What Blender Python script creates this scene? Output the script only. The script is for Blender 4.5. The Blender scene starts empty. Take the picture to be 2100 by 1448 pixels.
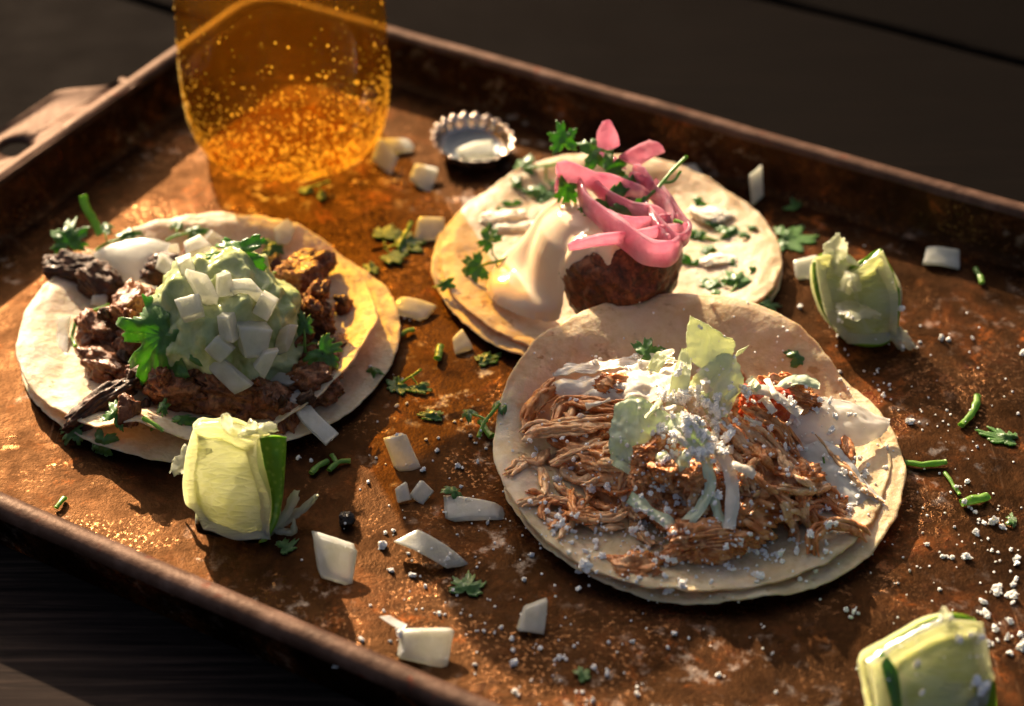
import bpy, math, random
import numpy as np
from mathutils import Vector, Matrix
from mathutils.bvhtree import BVHTree

random.seed(7)
RNG = np.random.default_rng(7)
S = 0.001                      # everything below is laid out in millimetres
scene = bpy.context.scene
C = scene.collection

# ------------------------------------------------------------------ camera, sky, sun, exposure
PITCH = math.radians(37.5); DIST = 688.0; FPX = 4116.0; PW, PH = 2100, 1448
CAM = np.array([0.0, -DIST*math.cos(PITCH), DIST*math.sin(PITCH)])
FW = np.array([0.0, math.cos(PITCH), -math.sin(PITCH)])
UPV = np.array([0.0, math.sin(PITCH), math.cos(PITCH)])
cam_d = bpy.data.cameras.new('camera'); cam = bpy.data.objects.new('camera', cam_d); C.objects.link(cam)
cam.location = CAM*S
cam.rotation_euler = (math.pi/2 - PITCH, 0, 0)
cam_d.sensor_width = 36.0; cam_d.lens = 36.0*FPX/PW
cam_d.clip_start = 0.02; cam_d.clip_end = 50
cam_d.dof.use_dof = True; cam_d.dof.focus_distance = 0.632; cam_d.dof.aperture_fstop = 7.5
scene.camera = cam

SUN_AZ = math.radians(23); SUN_EL = math.radians(26)      # the sun stands behind and to the left
sun_d = bpy.data.lights.new('sun', 'SUN'); sun = bpy.data.objects.new('sun', sun_d); C.objects.link(sun)
sun_d.energy = 5.0; sun_d.angle = math.radians(0.55); sun_d.color = (1.0, 0.79, 0.55)
travel = Vector((math.sin(SUN_AZ)*math.cos(SUN_EL), -math.cos(SUN_AZ)*math.cos(SUN_EL), -math.sin(SUN_EL)))
sun.rotation_euler = travel.to_track_quat('-Z', 'Y').to_euler()
sun.location = (-0.6, 1.0, 0.8)
world = bpy.data.worlds.new('World'); scene.world = world; world.use_nodes = True
wn = world.node_tree; wn.nodes.clear()
wo = wn.nodes.new('ShaderNodeOutputWorld'); wb = wn.nodes.new('ShaderNodeBackground'); sky = wn.nodes.new('ShaderNodeTexSky')
sky.sky_type = 'NISHITA'; sky.sun_disc = False; sky.sun_elevation = SUN_EL; sky.sun_rotation = -SUN_AZ; sky.dust_density = 9.0; sky.air_density = 0.7; sky.ozone_density = 0.6
wn.links.new(sky.outputs[0], wb.inputs[0]); wb.inputs[1].default_value = 0.05; wn.links.new(wb.outputs[0], wo.inputs[0])
scene.view_settings.view_transform = 'Standard'; scene.view_settings.look = 'None'
scene.view_settings.exposure = 1.65; scene.view_settings.gamma = 1.0
scene.render.engine = 'CYCLES'
cy = scene.cycles
cy.use_denoising = True; cy.max_bounces = 14; cy.transmission_bounces = 12; cy.transparent_max_bounces = 16
cy.caustics_refractive = True; cy.caustics_reflective = False; cy.blur_glossy = 0.6; cy.sample_clamp_indirect = 6.0

# ------------------------------------------------------------------ layout helpers (millimetres)
def ray(px, py):
    d = FW*FPX + np.array([px-PW/2, 0, 0]) - UPV*(py-PH/2)
    return d/np.linalg.norm(d)
def at(px, py, z=0.0):
    """point at height z above the tray floor that the photograph shows at pixel (px, py)"""
    d = ray(px, py); return CAM + d*((z-CAM[2])/d[2])

_perm = np.random.default_rng(3).permutation(256); _perm = np.concatenate([_perm, _perm, _perm])
_grad = np.random.default_rng(4).normal(size=(256, 3)); _grad /= np.linalg.norm(_grad, axis=1)[:, None]
def pn(p):
    """gradient noise, p (...,3) -> about -0.8..0.8"""
    p = np.asarray(p, float); i = np.floor(p).astype(int); f = p - i
    u = f*f*f*(f*(f*6-15)+10); i &= 255; out = 0
    for dx in (0, 1):
        for dy in (0, 1):
            for dz in (0, 1):
                h = _perm[_perm[_perm[(i[..., 0]+dx) & 255]+((i[..., 1]+dy) & 255)]+((i[..., 2]+dz) & 255)]
                g = _grad[h]; d = f - np.array([dx, dy, dz])
                w = (u[..., 0] if dx else 1-u[..., 0])*(u[..., 1] if dy else 1-u[..., 1])*(u[..., 2] if dz else 1-u[..., 2])
                out = out + w*(g*d).sum(-1)
    return out*1.5
def fbm(p, o=4, gain=0.5):
    p = np.asarray(p, float); r = 0; a = 1.0
    for k in range(o):
        r = r + a*pn(p*2.03**k+17.3*k); a *= gain
    return r
def v3(x, y, z): return np.stack(np.broadcast_arrays(x, y, z), -1).astype(float)
def sstep(a, b, x):
    t = np.clip((x-a)/(b-a), 0, 1); return t*t*(3-2*t)
def unit(v):
    v = np.asarray(v, float); return v/np.maximum(np.linalg.norm(v, axis=-1, keepdims=True), 1e-9)

TREES = []
def add(name, V, F, mat, parent=None, origin=None, label=None, cat=None, group=None, kind=None, smooth=True, solid=True):
    V = np.asarray(V, float)
    if parent is not None: org = np.array(parent['_o'])
    elif origin is not None: org = np.asarray(origin, float)
    else:
        lo, hi = V.min(0), V.max(0); org = np.array([(lo[0]+hi[0])/2, (lo[1]+hi[1])/2, lo[2]])
    me = bpy.data.meshes.new(name)
    F = [tuple(int(k) for k in f) for f in F]
    me.from_pydata(((V-org)*S).tolist(), [], F)
    if smooth: me.polygons.foreach_set('use_smooth', [True]*len(me.polygons))
    me.update()
    if mat is not None: me.materials.append(mat)
    o = bpy.data.objects.new(name, me); C.objects.link(o)
    if parent is not None: o.parent = parent
    else: o.location = org*S
    o['_o'] = [float(k) for k in org]
    tag(o, label, cat, group, kind)
    if solid: TREES.append(BVHTree.FromPolygons([Vector(v) for v in V], F))
    return o
def tag(o, label=None, cat=None, group=None, kind=None):
    if label: o['label'] = label
    if cat: o['category'] = cat
    if group: o['group'] = group
    if kind: o['kind'] = kind
    return o
def thing(name, pos, label, cat, group=None):
    o = bpy.data.objects.new(name, None); C.objects.link(o)
    o.empty_display_size = 0.01
    o.location = np.asarray(pos, float)*S; o['_o'] = [float(k) for k in pos]
    return tag(o, label, cat, group)
def cast(o, d, far=5000):
    best = None
    for t in TREES:
        h = t.ray_cast(Vector(o), Vector(d), far)
        if h[0] is not None and (best is None or h[3] < best[2]): best = (np.array(h[0]), np.array(h[1]), h[3])
    return best
def hit(px, py):
    """the built surface that stands at that place of the photograph: point, normal facing the viewer"""
    d = ray(px, py); h = cast(CAM, d)
    if h is None: return at(px, py, 0), np.array([0, 0, 1.0])
    n = h[1] if h[1] @ d < 0 else -h[1]
    return h[0], n
def drop(x, y, top=90):
    h = cast((x, y, top), (0, 0, -1)); return (h[0][2] if h else 0.0)

# ------------------------------------------------------------------ mesh helpers
def gridF(m, n, cu=False, cv=False, off=0):
    return [(off+i*n+j, off+((i+1) % m)*n+j, off+((i+1) % m)*n+(j+1) % n, off+i*n+(j+1) % n)
            for i in range(m if cu else m-1) for j in range(n if cv else n-1)]
def gnormals(G):
    return unit(np.cross(np.gradient(G, axis=0), np.gradient(G, axis=1)))
def sheet(G, t):
    """closed thin slab from a grid of points"""
    m, n, _ = G.shape; N = gnormals(G)
    t = np.asarray(t, float); t = t[..., None] if t.ndim else t
    V = np.concatenate([(G+N*t/2).reshape(-1, 3), (G-N*t/2).reshape(-1, 3)]); k = m*n
    F = gridF(m, n); F += [tuple(reversed([a+k for a in f])) for f in gridF(m, n)]
    b = [j for j in range(n)] + [i*n+n-1 for i in range(1, m)] + [(m-1)*n+j for j in range(n-2, -1, -1)] + [i*n for i in range(m-2, 0, -1)]
    for q in range(len(b)):
        a, c = b[q], b[(q+1) % len(b)]; F.append((a, a+k, c+k, c))
    return V, F
def crom(P, n, closed=False):
    """Catmull-Rom through the rows of P, n samples"""
    P = np.asarray(P, float); k = len(P)
    if k == 2: return P[0] + (P[1]-P[0])*np.linspace(0, 1, n)[:, None]
    Q = np.concatenate([[2*P[0]-P[1]], P, [2*P[-1]-P[-2]]])
    t = np.linspace(0, k-1, n); i = np.minimum(t.astype(int), k-2); f = (t-i)[:, None]
    a, b, c, d = Q[i], Q[i+1], Q[i+2], Q[i+3]
    return 0.5*(2*b+(c-a)*f+(2*a-5*b+4*c-d)*f**2+(3*b-a-3*c+d)*f**3)
def patch(ctrl, m=24, n=24):
    """ctrl: rows of (px, py, z) -> smooth grid of points in millimetres"""
    A = np.array([[at(*p) for p in r] for r in ctrl])
    B = np.stack([crom(A[i], n) for i in range(A.shape[0])])
    return np.stack([crom(B[:, j], m) for j in range(n)], 1)
def frames(P):
    T = unit(np.gradient(P, axis=0)); n = len(P)
    a = np.array([0, 0, 1.0]) if abs(T[0, 2]) < 0.9 else np.array([1.0, 0, 0])
    N = np.zeros_like(P); N[0] = unit(a - T[0]*(a@T[0]))
    for i in range(1, n): N[i] = unit(N[i-1]-T[i]*(N[i-1]@T[i]))
    return T, N, np.cross(T, N)
def tube(P, w, h=None, seg=12, ridge=0.0, seed=0, twist=0.0, power=2.0):
    """swept section, half-widths w (sideways) and h (upwards) per point; ridge = lengthwise fibres"""
    P = np.asarray(P, float); n = len(P); T, N, B = frames(P)
    w = np.broadcast_to(np.asarray(w, float), (n,)); h = w if h is None else np.broadcast_to(np.asarray(h, float), (n,))
    th = np.linspace(0, 2*math.pi, seg, endpoint=False)
    ct, st = np.cos(th), np.sin(th)
    ct = np.sign(ct)*np.abs(ct)**(2/power); st = np.sign(st)*np.abs(st)**(2/power)
    tw = np.linspace(0, twist, n)[:, None]
    a = w[:, None]*ct[None]; b = h[:, None]*st[None]
    a, b = a*np.cos(tw)-b*np.sin(tw), a*np.sin(tw)+b*np.cos(tw)
    if ridge:
        q = pn(v3(np.linspace(0, n*0.12, n)[:, None], (th*2.3)[None]*0+np.cos(th)[None]*2.2, np.sin(th)[None]*2.2)+seed*7.7)
        q = 1+ridge*q; a = a*q; b = b*q
    V = P[:, None]+B[:, None]*a[..., None]+N[:, None]*b[..., None]
    V = np.concatenate([V.reshape(-1, 3), P[:1], P[-1:]]); F = gridF(n, seg, cv=True)
    F += [(n*seg, (j+1) % seg, j) for j in range(seg)]
    F += [(n*seg+1, (n-1)*seg+j, (n-1)*seg+(j+1) % seg) for j in range(seg)]
    return V, F
def lathe(prof, seg=64, c=(0, 0, 0)):
    prof = np.asarray(prof, float); th = np.linspace(0, 2*math.pi, seg, endpoint=False)
    V = v3(prof[:, 0][:, None]*np.cos(th), prof[:, 0][:, None]*np.sin(th), prof[:, 1][:, None])+np.asarray(c, float)
    return V.reshape(-1, 3), gridF(len(prof), seg, cv=True)
def join(parts):
    V = []; F = []; k = 0
    for v, f in parts:
        V.append(np.asarray(v)); F += [tuple(a+k for a in q) for q in f]; k += len(v)
    return np.concatenate(V), F
_ico = {}
def ico(n):
    if n not in _ico:
        t = (1+5**.5)/2
        v = [(-1, t, 0), (1, t, 0), (-1, -t, 0), (1, -t, 0), (0, -1, t), (0, 1, t), (0, -1, -t), (0, 1, -t), (t, 0, -1), (t, 0, 1), (-t, 0, -1), (-t, 0, 1)]
        f = [(0, 11, 5), (0, 5, 1), (0, 1, 7), (0, 7, 10), (0, 10, 11), (1, 5, 9), (5, 11, 4), (11, 10, 2), (10, 7, 6), (7, 1, 8), (3, 9, 4), (3, 4, 2), (3, 2, 6), (3, 6, 8), (3, 8, 9), (4, 9, 5), (2, 4, 11), (6, 2, 10), (8, 6, 7), (9, 8, 1)]
        v = [unit(a) for a in v]
        for _ in range(n):
            mid = {}; g = []
            def m(a, b):
                k = (min(a, b), max(a, b))
                if k not in mid: mid[k] = len(v); v.append(unit(v[a]+v[b]))
                return mid[k]
            for a, b, c in f:
                x, y, z = m(a, b), m(b, c), m(c, a); g += [(a, x, z), (b, y, x), (c, z, y), (x, y, z)]
            f = g
        _ico[n] = (np.array(v), f)
    return _ico[n]
def rotm(rx, ry, rz):
    cx, sx, cy_, sy, cz, sz = math.cos(rx), math.sin(rx), math.cos(ry), math.sin(ry), math.cos(rz), math.sin(rz)
    return np.array([[cz, -sz, 0], [sz, cz, 0], [0, 0, 1]])@np.array([[cy_, 0, sy], [0, 1, 0], [-sy, 0, cy_]])@np.array([[1, 0, 0], [0, cx, -sx], [0, sx, cx]])
def basis(n, ang):
    """columns x, y, n with x turned by ang in the plane across n"""
    n = unit(n); a = np.array([1.0, 0, 0]); a = unit(a-n*(a@n)); b = np.cross(n, a)
    return np.stack([a*math.cos(ang)+b*math.sin(ang), -a*math.sin(ang)+b*math.cos(ang), n], 1)

# ------------------------------------------------------------------ materials
def srgb(*c): return tuple(((k/255)/12.92 if k/255 < 0.04045 else ((k/255+0.055)/1.055)**2.4) for k in c)+(1.0,)
class Mat:
    def __init__(s, name, base=(0.5, 0.5, 0.5), rough=0.5, **kw):
        s.m = bpy.data.materials.new(name); s.m.use_nodes = True; s.t = s.m.node_tree; s.n = s.t.nodes
        s.b = s.n['Principled BSDF']; s.out = s.n['Material Output']
        s.set('Base Color', (*base, 1)); s.set('Roughness', rough)
        for k, v in kw.items(): s.set(k.replace('_', ' '), v)
        s.co = None
    def set(s, k, v):
        i = s.b.inputs[k]
        if hasattr(v, 'is_linked') or hasattr(v, 'links'): s.t.links.new(v, i)
        else: i.default_value = v
    def coord(s, stretch=(1, 1, 1), rot=(0, 0, 0)):
        if s.co is None: s.co = s.n.new('ShaderNodeTexCoord')
        if stretch == (1, 1, 1) and rot == (0, 0, 0): return s.co.outputs['Object']
        mp = s.n.new('ShaderNodeMapping'); mp.inputs['Scale'].default_value = stretch; mp.inputs['Rotation'].default_value = rot
        s.t.links.new(s.co.outputs['Object'], mp.inputs[0]); return mp.outputs[0]
    def noise(s, scale, detail=4, rough=0.55, dist=0.0, stretch=(1, 1, 1), rot=(0, 0, 0)):
        n = s.n.new('ShaderNodeTexNoise'); n.inputs['Scale'].default_value = scale; n.inputs['Detail'].default_value = detail
        n.inputs['Roughness'].default_value = rough; n.inputs['Distortion'].default_value = dist
        s.t.links.new(s.coord(stretch, rot), n.inputs['Vector']); return n.outputs[0]
    def voro(s, scale, feature='F1', stretch=(1, 1, 1), rnd=1.0):
        n = s.n.new('ShaderNodeTexVoronoi'); n.feature = feature; n.inputs['Scale'].default_value = scale
        n.inputs['Randomness'].default_value = rnd
        s.t.links.new(s.coord(stretch), n.inputs['Vector']); return n.outputs[0]
    def ramp(s, x, *stops):
        r = s.n.new('ShaderNodeValToRGB'); e = r.color_ramp.elements
        while len(e) < len(stops): e.new(0.5)
        for el, (p, c) in zip(e, stops):
            el.position = p; el.color = c if hasattr(c, '__len__') and len(c) == 4 else ((*c, 1) if hasattr(c, '__len__') else (c, c, c, 1))
        s.t.links.new(x, r.inputs[0]); return r.outputs[0]
    def mix(s, f, a, b, mode='MIX'):
        n = s.n.new('ShaderNodeMix'); n.data_type = 'RGBA'; n.blend_type = mode
        for i, v in ((n.inputs[0], f), (n.inputs[6], a), (n.inputs[7], b)):
            if hasattr(v, 'links'): s.t.links.new(v, i)
            elif hasattr(v, '__len__'): i.default_value = v if len(v) == 4 else (*v, 1)
            else: i.default_value = v
        return n.outputs[2]
    def math(s, op, a, b=0.0):
        n = s.n.new('ShaderNodeMath'); n.operation = op
        for i, v in ((n.inputs[0], a), (n.inputs[1], b)):
            if hasattr(v, 'links'): s.t.links.new(v, i)
            else: i.default_value = v
        return n.outputs[0]
    def attr(s, name):
        n = s.n.new('ShaderNodeAttribute'); n.attribute_name = name; return n.outputs['Fac']
    def bump(s, h, dist, strength=1.0):
        n = s.n.new('ShaderNodeBump'); n.inputs['Strength'].default_value = strength; n.inputs['Distance'].default_value = dist
        s.t.links.new(h, n.inputs['Height'])
        if s.b.inputs['Normal'].is_linked: s.t.links.new(s.b.inputs['Normal'].links[0].from_socket, n.inputs['Normal'])
        s.t.links.new(n.outputs[0], s.b.inputs['Normal']); return n.outputs[0]
    def translucent(s, col, fac):
        """part of the light goes through, as in leaves and thin slices"""
        tr = s.n.new('ShaderNodeBsdfTranslucent'); mx = s.n.new('ShaderNodeMixShader')
        if hasattr(col, 'links'): s.t.links.new(col, tr.inputs[0])
        else: tr.inputs[0].default_value = (*col, 1)
        if s.b.inputs['Normal'].is_linked: s.t.links.new(s.b.inputs['Normal'].links[0].from_socket, tr.inputs['Normal'])
        mx.inputs[0].default_value = fac
        s.t.links.new(s.b.outputs[0], mx.inputs[1]); s.t.links.new(tr.outputs[0], mx.inputs[2]); s.t.links.new(mx.outputs[0], s.out.inputs[0])
        return s
    def matte(s, gloss, tint):
        """matt body with a thin coloured sheen instead of a white grazing reflection"""
        d = s.n.new('ShaderNodeBsdfDiffuse'); g = s.n.new('ShaderNodeBsdfGlossy'); mx = s.n.new('ShaderNodeMixShader')
        for a, b in (('Base Color', d.inputs['Color']), ('Roughness', g.inputs['Roughness'])):
            i = s.b.inputs[a]
            if i.is_linked: s.t.links.new(i.links[0].from_socket, b)
            else: b.default_value = i.default_value
        if s.b.inputs['Normal'].is_linked:
            for q in (d, g): s.t.links.new(s.b.inputs['Normal'].links[0].from_socket, q.inputs['Normal'])
        if hasattr(tint, 'links'): s.t.links.new(tint, g.inputs['Color'])
        else: g.inputs['Color'].default_value = (*tint, 1)
        if hasattr(gloss, 'links'): s.t.links.new(gloss, mx.inputs[0])
        else: mx.inputs[0].default_value = gloss
        s.t.links.new(d.outputs[0], mx.inputs[1]); s.t.links.new(g.outputs[0], mx.inputs[2]); s.t.links.new(mx.outputs[0], s.out.inputs[0])
        return s
    def sss(s, w, radius, scale):
        s.set('Subsurface Weight', w); s.set('Subsurface Radius', radius); s.set('Subsurface Scale', scale); return s

# ---- tray: baked-on brown patina over steel
def tray_material():
    m = Mat('seasoned_tray_steel', rough=0.45)
    big = m.noise(14, 5, 0.6, 0.6); mid = m.noise(70, 6, 0.65, 0.8); fine = m.noise(480, 5, 0.7)
    col = m.ramp(mid, (0.30, (0.0030, 0.0017, 0.0012)), (0.43, (0.0127, 0.0049, 0.0024)), (0.55, (0.0441, 0.0157, 0.0049)), (0.68, (0.0930, 0.0343, 0.0098)), (0.80, (0.0734, 0.0416, 0.0245)))
    col2 = m.ramp(big, (0.34, (0.0068, 0.0039, 0.0024)), (0.50, (0.0294, 0.0117, 0.0049)), (0.62, (0.0685, 0.0255, 0.0073)))
    c = m.mix(0.5, col, col2)
    burnt = m.ramp(m.noise(16, 7, 0.68, 0.8, (1, 1, 1), (0.3, 0, 0.7)), (0.43, 0.0), (0.53, 1.0)); burnt = m.math('MULTIPLY', burnt, m.ramp(m.noise(170, 6, 0.75), (0.38, 0.25), (0.50, 1.0)))
    c = m.mix(m.math('MULTIPLY', burnt, 0.9), c, (0.007, 0.0045, 0.0035))
    rust = m.math('MULTIPLY', m.ramp(m.noise(60, 6, 0.7, 0.5, (1, 1, 1), (0, 0.5, 1.9)), (0.56, 0.0), (0.64, 1.0)), m.ramp(m.noise(300, 4, 0.7), (0.40, 0.2), (0.52, 1.0)))
    c = m.mix(m.math('MULTIPLY', rust, 0.75), c, (0.17, 0.055, 0.013))
    sp = m.ramp(fine, (0.38, 0.0), (0.47, 1.0)); c = m.mix(m.math('MULTIPLY', m.math('SUBTRACT', 1.0, sp), 0.8), c, (0.005, 0.003, 0.002))
    sp2 = m.ramp(m.noise(230, 5, 0.75, 0.3), (0.56, 0.0), (0.64, 1.0)); c = m.mix(m.math('MULTIPLY', sp2, 0.75), c, (0.010, 0.005, 0.004))
    sticky = m.math('MULTIPLY', m.ramp(m.noise(260, 5, 0.7, 0.4), (0.50, 0.0), (0.58, 1.0)), m.ramp(m.noise(22, 3, 0.5), (0.54, 0.0), (0.64, 1.0))); c = m.mix(m.math('MULTIPLY', sticky, 0.9), c, (0.035, 0.004, 0.002))
    pale = m.math('MULTIPLY', m.ramp(m.noise(150, 5, 0.65), (0.55, 0.0), (0.66, 1.0)), m.ramp(m.noise(18, 3, 0.5, 0.0, (1, 1, 1), (0, 0, 1.0)), (0.50, 0.0), (0.62, 1.0))); c = m.mix(m.math('MULTIPLY', pale, 0.6), c, (0.13, 0.10, 0.085))
    scr = m.math('MULTIPLY', m.ramp(m.noise(520, 2, 0.5, 0.0, (1, 0.03, 1), (0, 0, math.radians(40))), (0.66, 0.0), (0.70, 1.0)), m.ramp(m.noise(26, 2), (0.52, 0.0), (0.60, 1.0))); c = m.mix(m.math('MULTIPLY', scr, 0.5), c, (0.20, 0.13, 0.09))
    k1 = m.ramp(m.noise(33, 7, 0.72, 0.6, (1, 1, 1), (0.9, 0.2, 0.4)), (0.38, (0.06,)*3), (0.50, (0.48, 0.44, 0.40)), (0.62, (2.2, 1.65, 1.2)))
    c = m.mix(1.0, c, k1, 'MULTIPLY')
    glint = m.math('MULTIPLY', m.ramp(m.noise(700, 4, 0.7), (0.56, 0.0), (0.62, 1.0)), m.ramp(m.noise(30, 5, 0.65, 0.4, (1, 1, 1), (0.1, 0.7, 0.2)), (0.51, 0.0), (0.60, 1.0)))
    m.set('Base Color', c); m.set('Metallic', 0.0); m.set('Specular IOR Level', m.mix(pale, (0.22,)*3, (0.6,)*3))
    r = m.mix(m.ramp(m.noise(90, 4, 0.6), (0.35, 0.0), (0.65, 1.0)), (0.34,)*3, (0.56,)*3); r = m.mix(sticky, r, (0.12,)*3); r = m.mix(pale, r, (0.30,)*3); r = m.mix(glint, r, (0.24,)*3)
    m.set('Roughness', r)
    m.bump(mid, 0.0005, 0.7); m.bump(fine, 0.00026, 0.9); m.bump(m.noise(1300, 3, 0.7), 0.00009, 0.9); m.bump(sticky, 0.0002, 0.6)
    m.matte(m.mix(glint, m.mix(pale, m.mix(sticky, m.mix(mid, (0.008,)*3, (0.11,)*3), (0.16,)*3), (0.15,)*3), (0.42,)*3), m.mix(pale, m.mix(0.6, c, (0.70, 0.33, 0.14)), (0.8, 0.68, 0.58)))
    return m.m
M_TRAY = tray_material()
def rim_material():
    m = Mat('worn_tray_rim', rough=0.42)
    c = m.ramp(m.noise(60, 6, 0.65), (0.3, (0.022, 0.011, 0.008)), (0.5, (0.065, 0.034, 0.023)), (0.62, (0.105, 0.060, 0.044)), (0.78, (0.17, 0.12, 0.10)))
    c = m.mix(m.ramp(m.noise(130, 4, 0.6), (0.64, 0.0), (0.70, 0.9)), c, (0.10, 0.018, 0.008))
    c = m.mix(m.ramp(m.noise(600, 3, 0.7), (0.58, 0.0), (0.70, 0.8)), c, (0.03, 0.015, 0.01))
    m.set('Base Color', c); m.set('Metallic', 0.2)
    m.set('Roughness', m.mix(m.noise(120, 4), (0.30,)*3, (0.62,)*3))
    m.bump(m.noise(240, 5, 0.65), 0.0004, 0.8); m.bump(m.noise(1300, 3), 0.00006, 0.7)
    m.matte(0.03, (0.85, 0.62, 0.48))
    return m.m
M_RIM = rim_material()
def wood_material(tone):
    m = Mat('dark_wood_lit_and_shaded', rough=0.5)
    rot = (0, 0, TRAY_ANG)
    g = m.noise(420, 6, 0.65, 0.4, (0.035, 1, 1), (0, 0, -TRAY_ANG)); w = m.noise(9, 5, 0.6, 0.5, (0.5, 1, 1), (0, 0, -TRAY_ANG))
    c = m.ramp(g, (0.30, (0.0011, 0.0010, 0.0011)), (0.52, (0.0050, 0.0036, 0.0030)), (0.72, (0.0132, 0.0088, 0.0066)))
    worn_lit = m.ramp(g, (0.30, (0.0088, 0.0060, 0.0050)), (0.52, (0.0330, 0.0231, 0.0176)), (0.72, (0.0660, 0.0484, 0.0363)))  # lighter worn tone; its patches also paint sunlit spots on the table
    c = m.mix(m.ramp(w, (0.64, 0.0), (0.78, 0.7)), c, worn_lit)
    c = m.mix(1.0, c, (tone,)*3, 'MULTIPLY')  # tone puts sun and shade into the plank colour
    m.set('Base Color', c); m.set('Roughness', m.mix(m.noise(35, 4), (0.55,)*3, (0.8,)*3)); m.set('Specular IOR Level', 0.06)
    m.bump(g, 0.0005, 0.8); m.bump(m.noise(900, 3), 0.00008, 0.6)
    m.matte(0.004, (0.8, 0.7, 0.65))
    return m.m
TRAY_ANG = math.radians(-29.7)
M_WOOD_SHADED, M_WOOD_DIM, M_WOOD_SUNLIT = wood_material(0.07), wood_material(0.22), wood_material(4.0)  # near-black tones paint shade on the table, the light tone paints sun

# ------------------------------------------------------------------ the setting: table of planks
U = np.array([math.cos(TRAY_ANG), math.sin(TRAY_ANG), 0]); Vv = np.array([-math.sin(TRAY_ANG), math.cos(TRAY_ANG), 0])
def uv(u, v, z): return np.asarray(u)[..., None]*U+np.asarray(v)[..., None]*Vv+np.asarray(z)[..., None]*np.array([0, 0, 1.0])
TABLE_Z = -6.0
table = thing('table', (0, 0, TABLE_Z-32), None, None); tag(table, 'dark stained plank table under the tray', None, None, 'structure')
def plank(v0, v1, dz, mat):
    us = np.linspace(-900, 900, 91); prof = [(v0, -30), (v0, -3), (v0+1.2, -0.8), (v0+3, 0)]
    prof += [(v, 0) for v in np.linspace(v0+8, v1-8, 12)] + [(v1-3, 0), (v1-1.2, -0.8), (v1, -3), (v1, -30)]
    pv = np.array(prof); n = len(pv)
    uu = np.repeat(us[:, None], n, 1); vv = np.repeat(pv[:, 0][None], 91, 0); zz = np.repeat(pv[:, 1][None], 91, 0)
    worn_lit = 1.2*pn(v3(uu*0.02, vv*0.0+v0, zz*0))*(np.minimum(vv-v0, v1-vv) < 4)
    zz = zz+TABLE_Z+dz+0.35*pn(v3(uu*0.006, vv*0.02, zz*0))+worn_lit*(zz > -4)
    add('plank', uv(uu, vv, zz).reshape(-1, 3), gridF(91, n), mat, table)
edges = [-720, -575, -428, -281, -136, 8, 152, 294, 440, 588, 735, 880]
for k in range(len(edges)-1): plank(edges[k]+1.4, edges[k+1]-1.4, [-0.5, 0, -0.4][k % 3], {3: M_WOOD_SUNLIT, 4: M_WOOD_SUNLIT, 6: M_WOOD_DIM}.get(k, M_WOOD_SHADED))  # front planks coloured as sunlit, the rest as shaded
# underside boards close the gaps between the planks
add('batten', uv(np.array([-900, 900, 900, -900.]), np.array([-725, -725, 885, 885.]), np.full(4, TABLE_Z-31)), [(0, 1, 2, 3)], M_WOOD_SHADED, table, solid=False)

# ------------------------------------------------------------------ baking tray
tray = thing('baking_tray', (0, 0, TABLE_Z), 'rust brown steel baking tray with raised rim carrying the three tacos', 'baking tray')
U0, U1, V0, V1 = -199.0, 262.0, -152.0, 137.0
def rrect(off, z, r0=9.0, nc=9, step=9.0):
    r = r0+off; pts = []
    cs = [(U1-r0, V1-r0, 0), (U0+r0, V1-r0, 90), (U0+r0, V0+r0, 180), (U1-r0, V0+r0, 270)]
    for cu, cv, a0 in cs:
        for a in np.radians(a0+np.linspace(0, 90, nc)): pts.append((cu+r*math.cos(a), cv+r*math.sin(a)))
    out = []; n = len(pts)
    for i in range(n):
        a, b = np.array(pts[i]), np.array(pts[(i+1) % n]); k = 1
        if i % nc == nc-1: k = {8: 50, 17: 30, 26: 50, 35: 30}[i]
        for j in range(k): out.append(a+(b-a)*j/k)
    q = np.array(out); return uv(q[:, 0], q[:, 1], np.full(len(q), float(z)))
def loops(prof, wob=0.0):
    G = np.stack([rrect(o, z) for o, z in prof])
    if wob: G = G+np.array([0, 0, 1.0])*(wob*pn(G*0.02))[..., None]
    return G.reshape(-1, 3), gridF(G.shape[0], G.shape[1], cv=True)
nu, nv = 120, 76
gu, gv = np.meshgrid(np.linspace(U0+3, U1-3, nu), np.linspace(V0+3, V1-3, nv), indexing='ij')
FZ = lambda p: 0.35*pn(p*0.012)-0.0
G = uv(gu, gv, np.zeros_like(gu)); G[..., 2] += FZ(v3(G[..., 0], G[..., 1], 0*G[..., 0]))
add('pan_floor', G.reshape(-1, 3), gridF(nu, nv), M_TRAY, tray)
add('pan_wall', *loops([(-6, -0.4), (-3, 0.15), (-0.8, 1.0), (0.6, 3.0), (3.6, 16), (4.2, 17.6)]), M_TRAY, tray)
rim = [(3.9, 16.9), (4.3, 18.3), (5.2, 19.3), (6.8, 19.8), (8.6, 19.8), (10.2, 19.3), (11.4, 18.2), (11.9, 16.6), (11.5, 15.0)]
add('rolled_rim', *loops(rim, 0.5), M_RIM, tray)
add('outer_wall', *loops([(11.3, 15.4), (9.4, 14.0), (8.5, 12), (5.5, -3.5), (4.5, -5.2), (1, -5.8)]), M_TRAY, tray)
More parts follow.
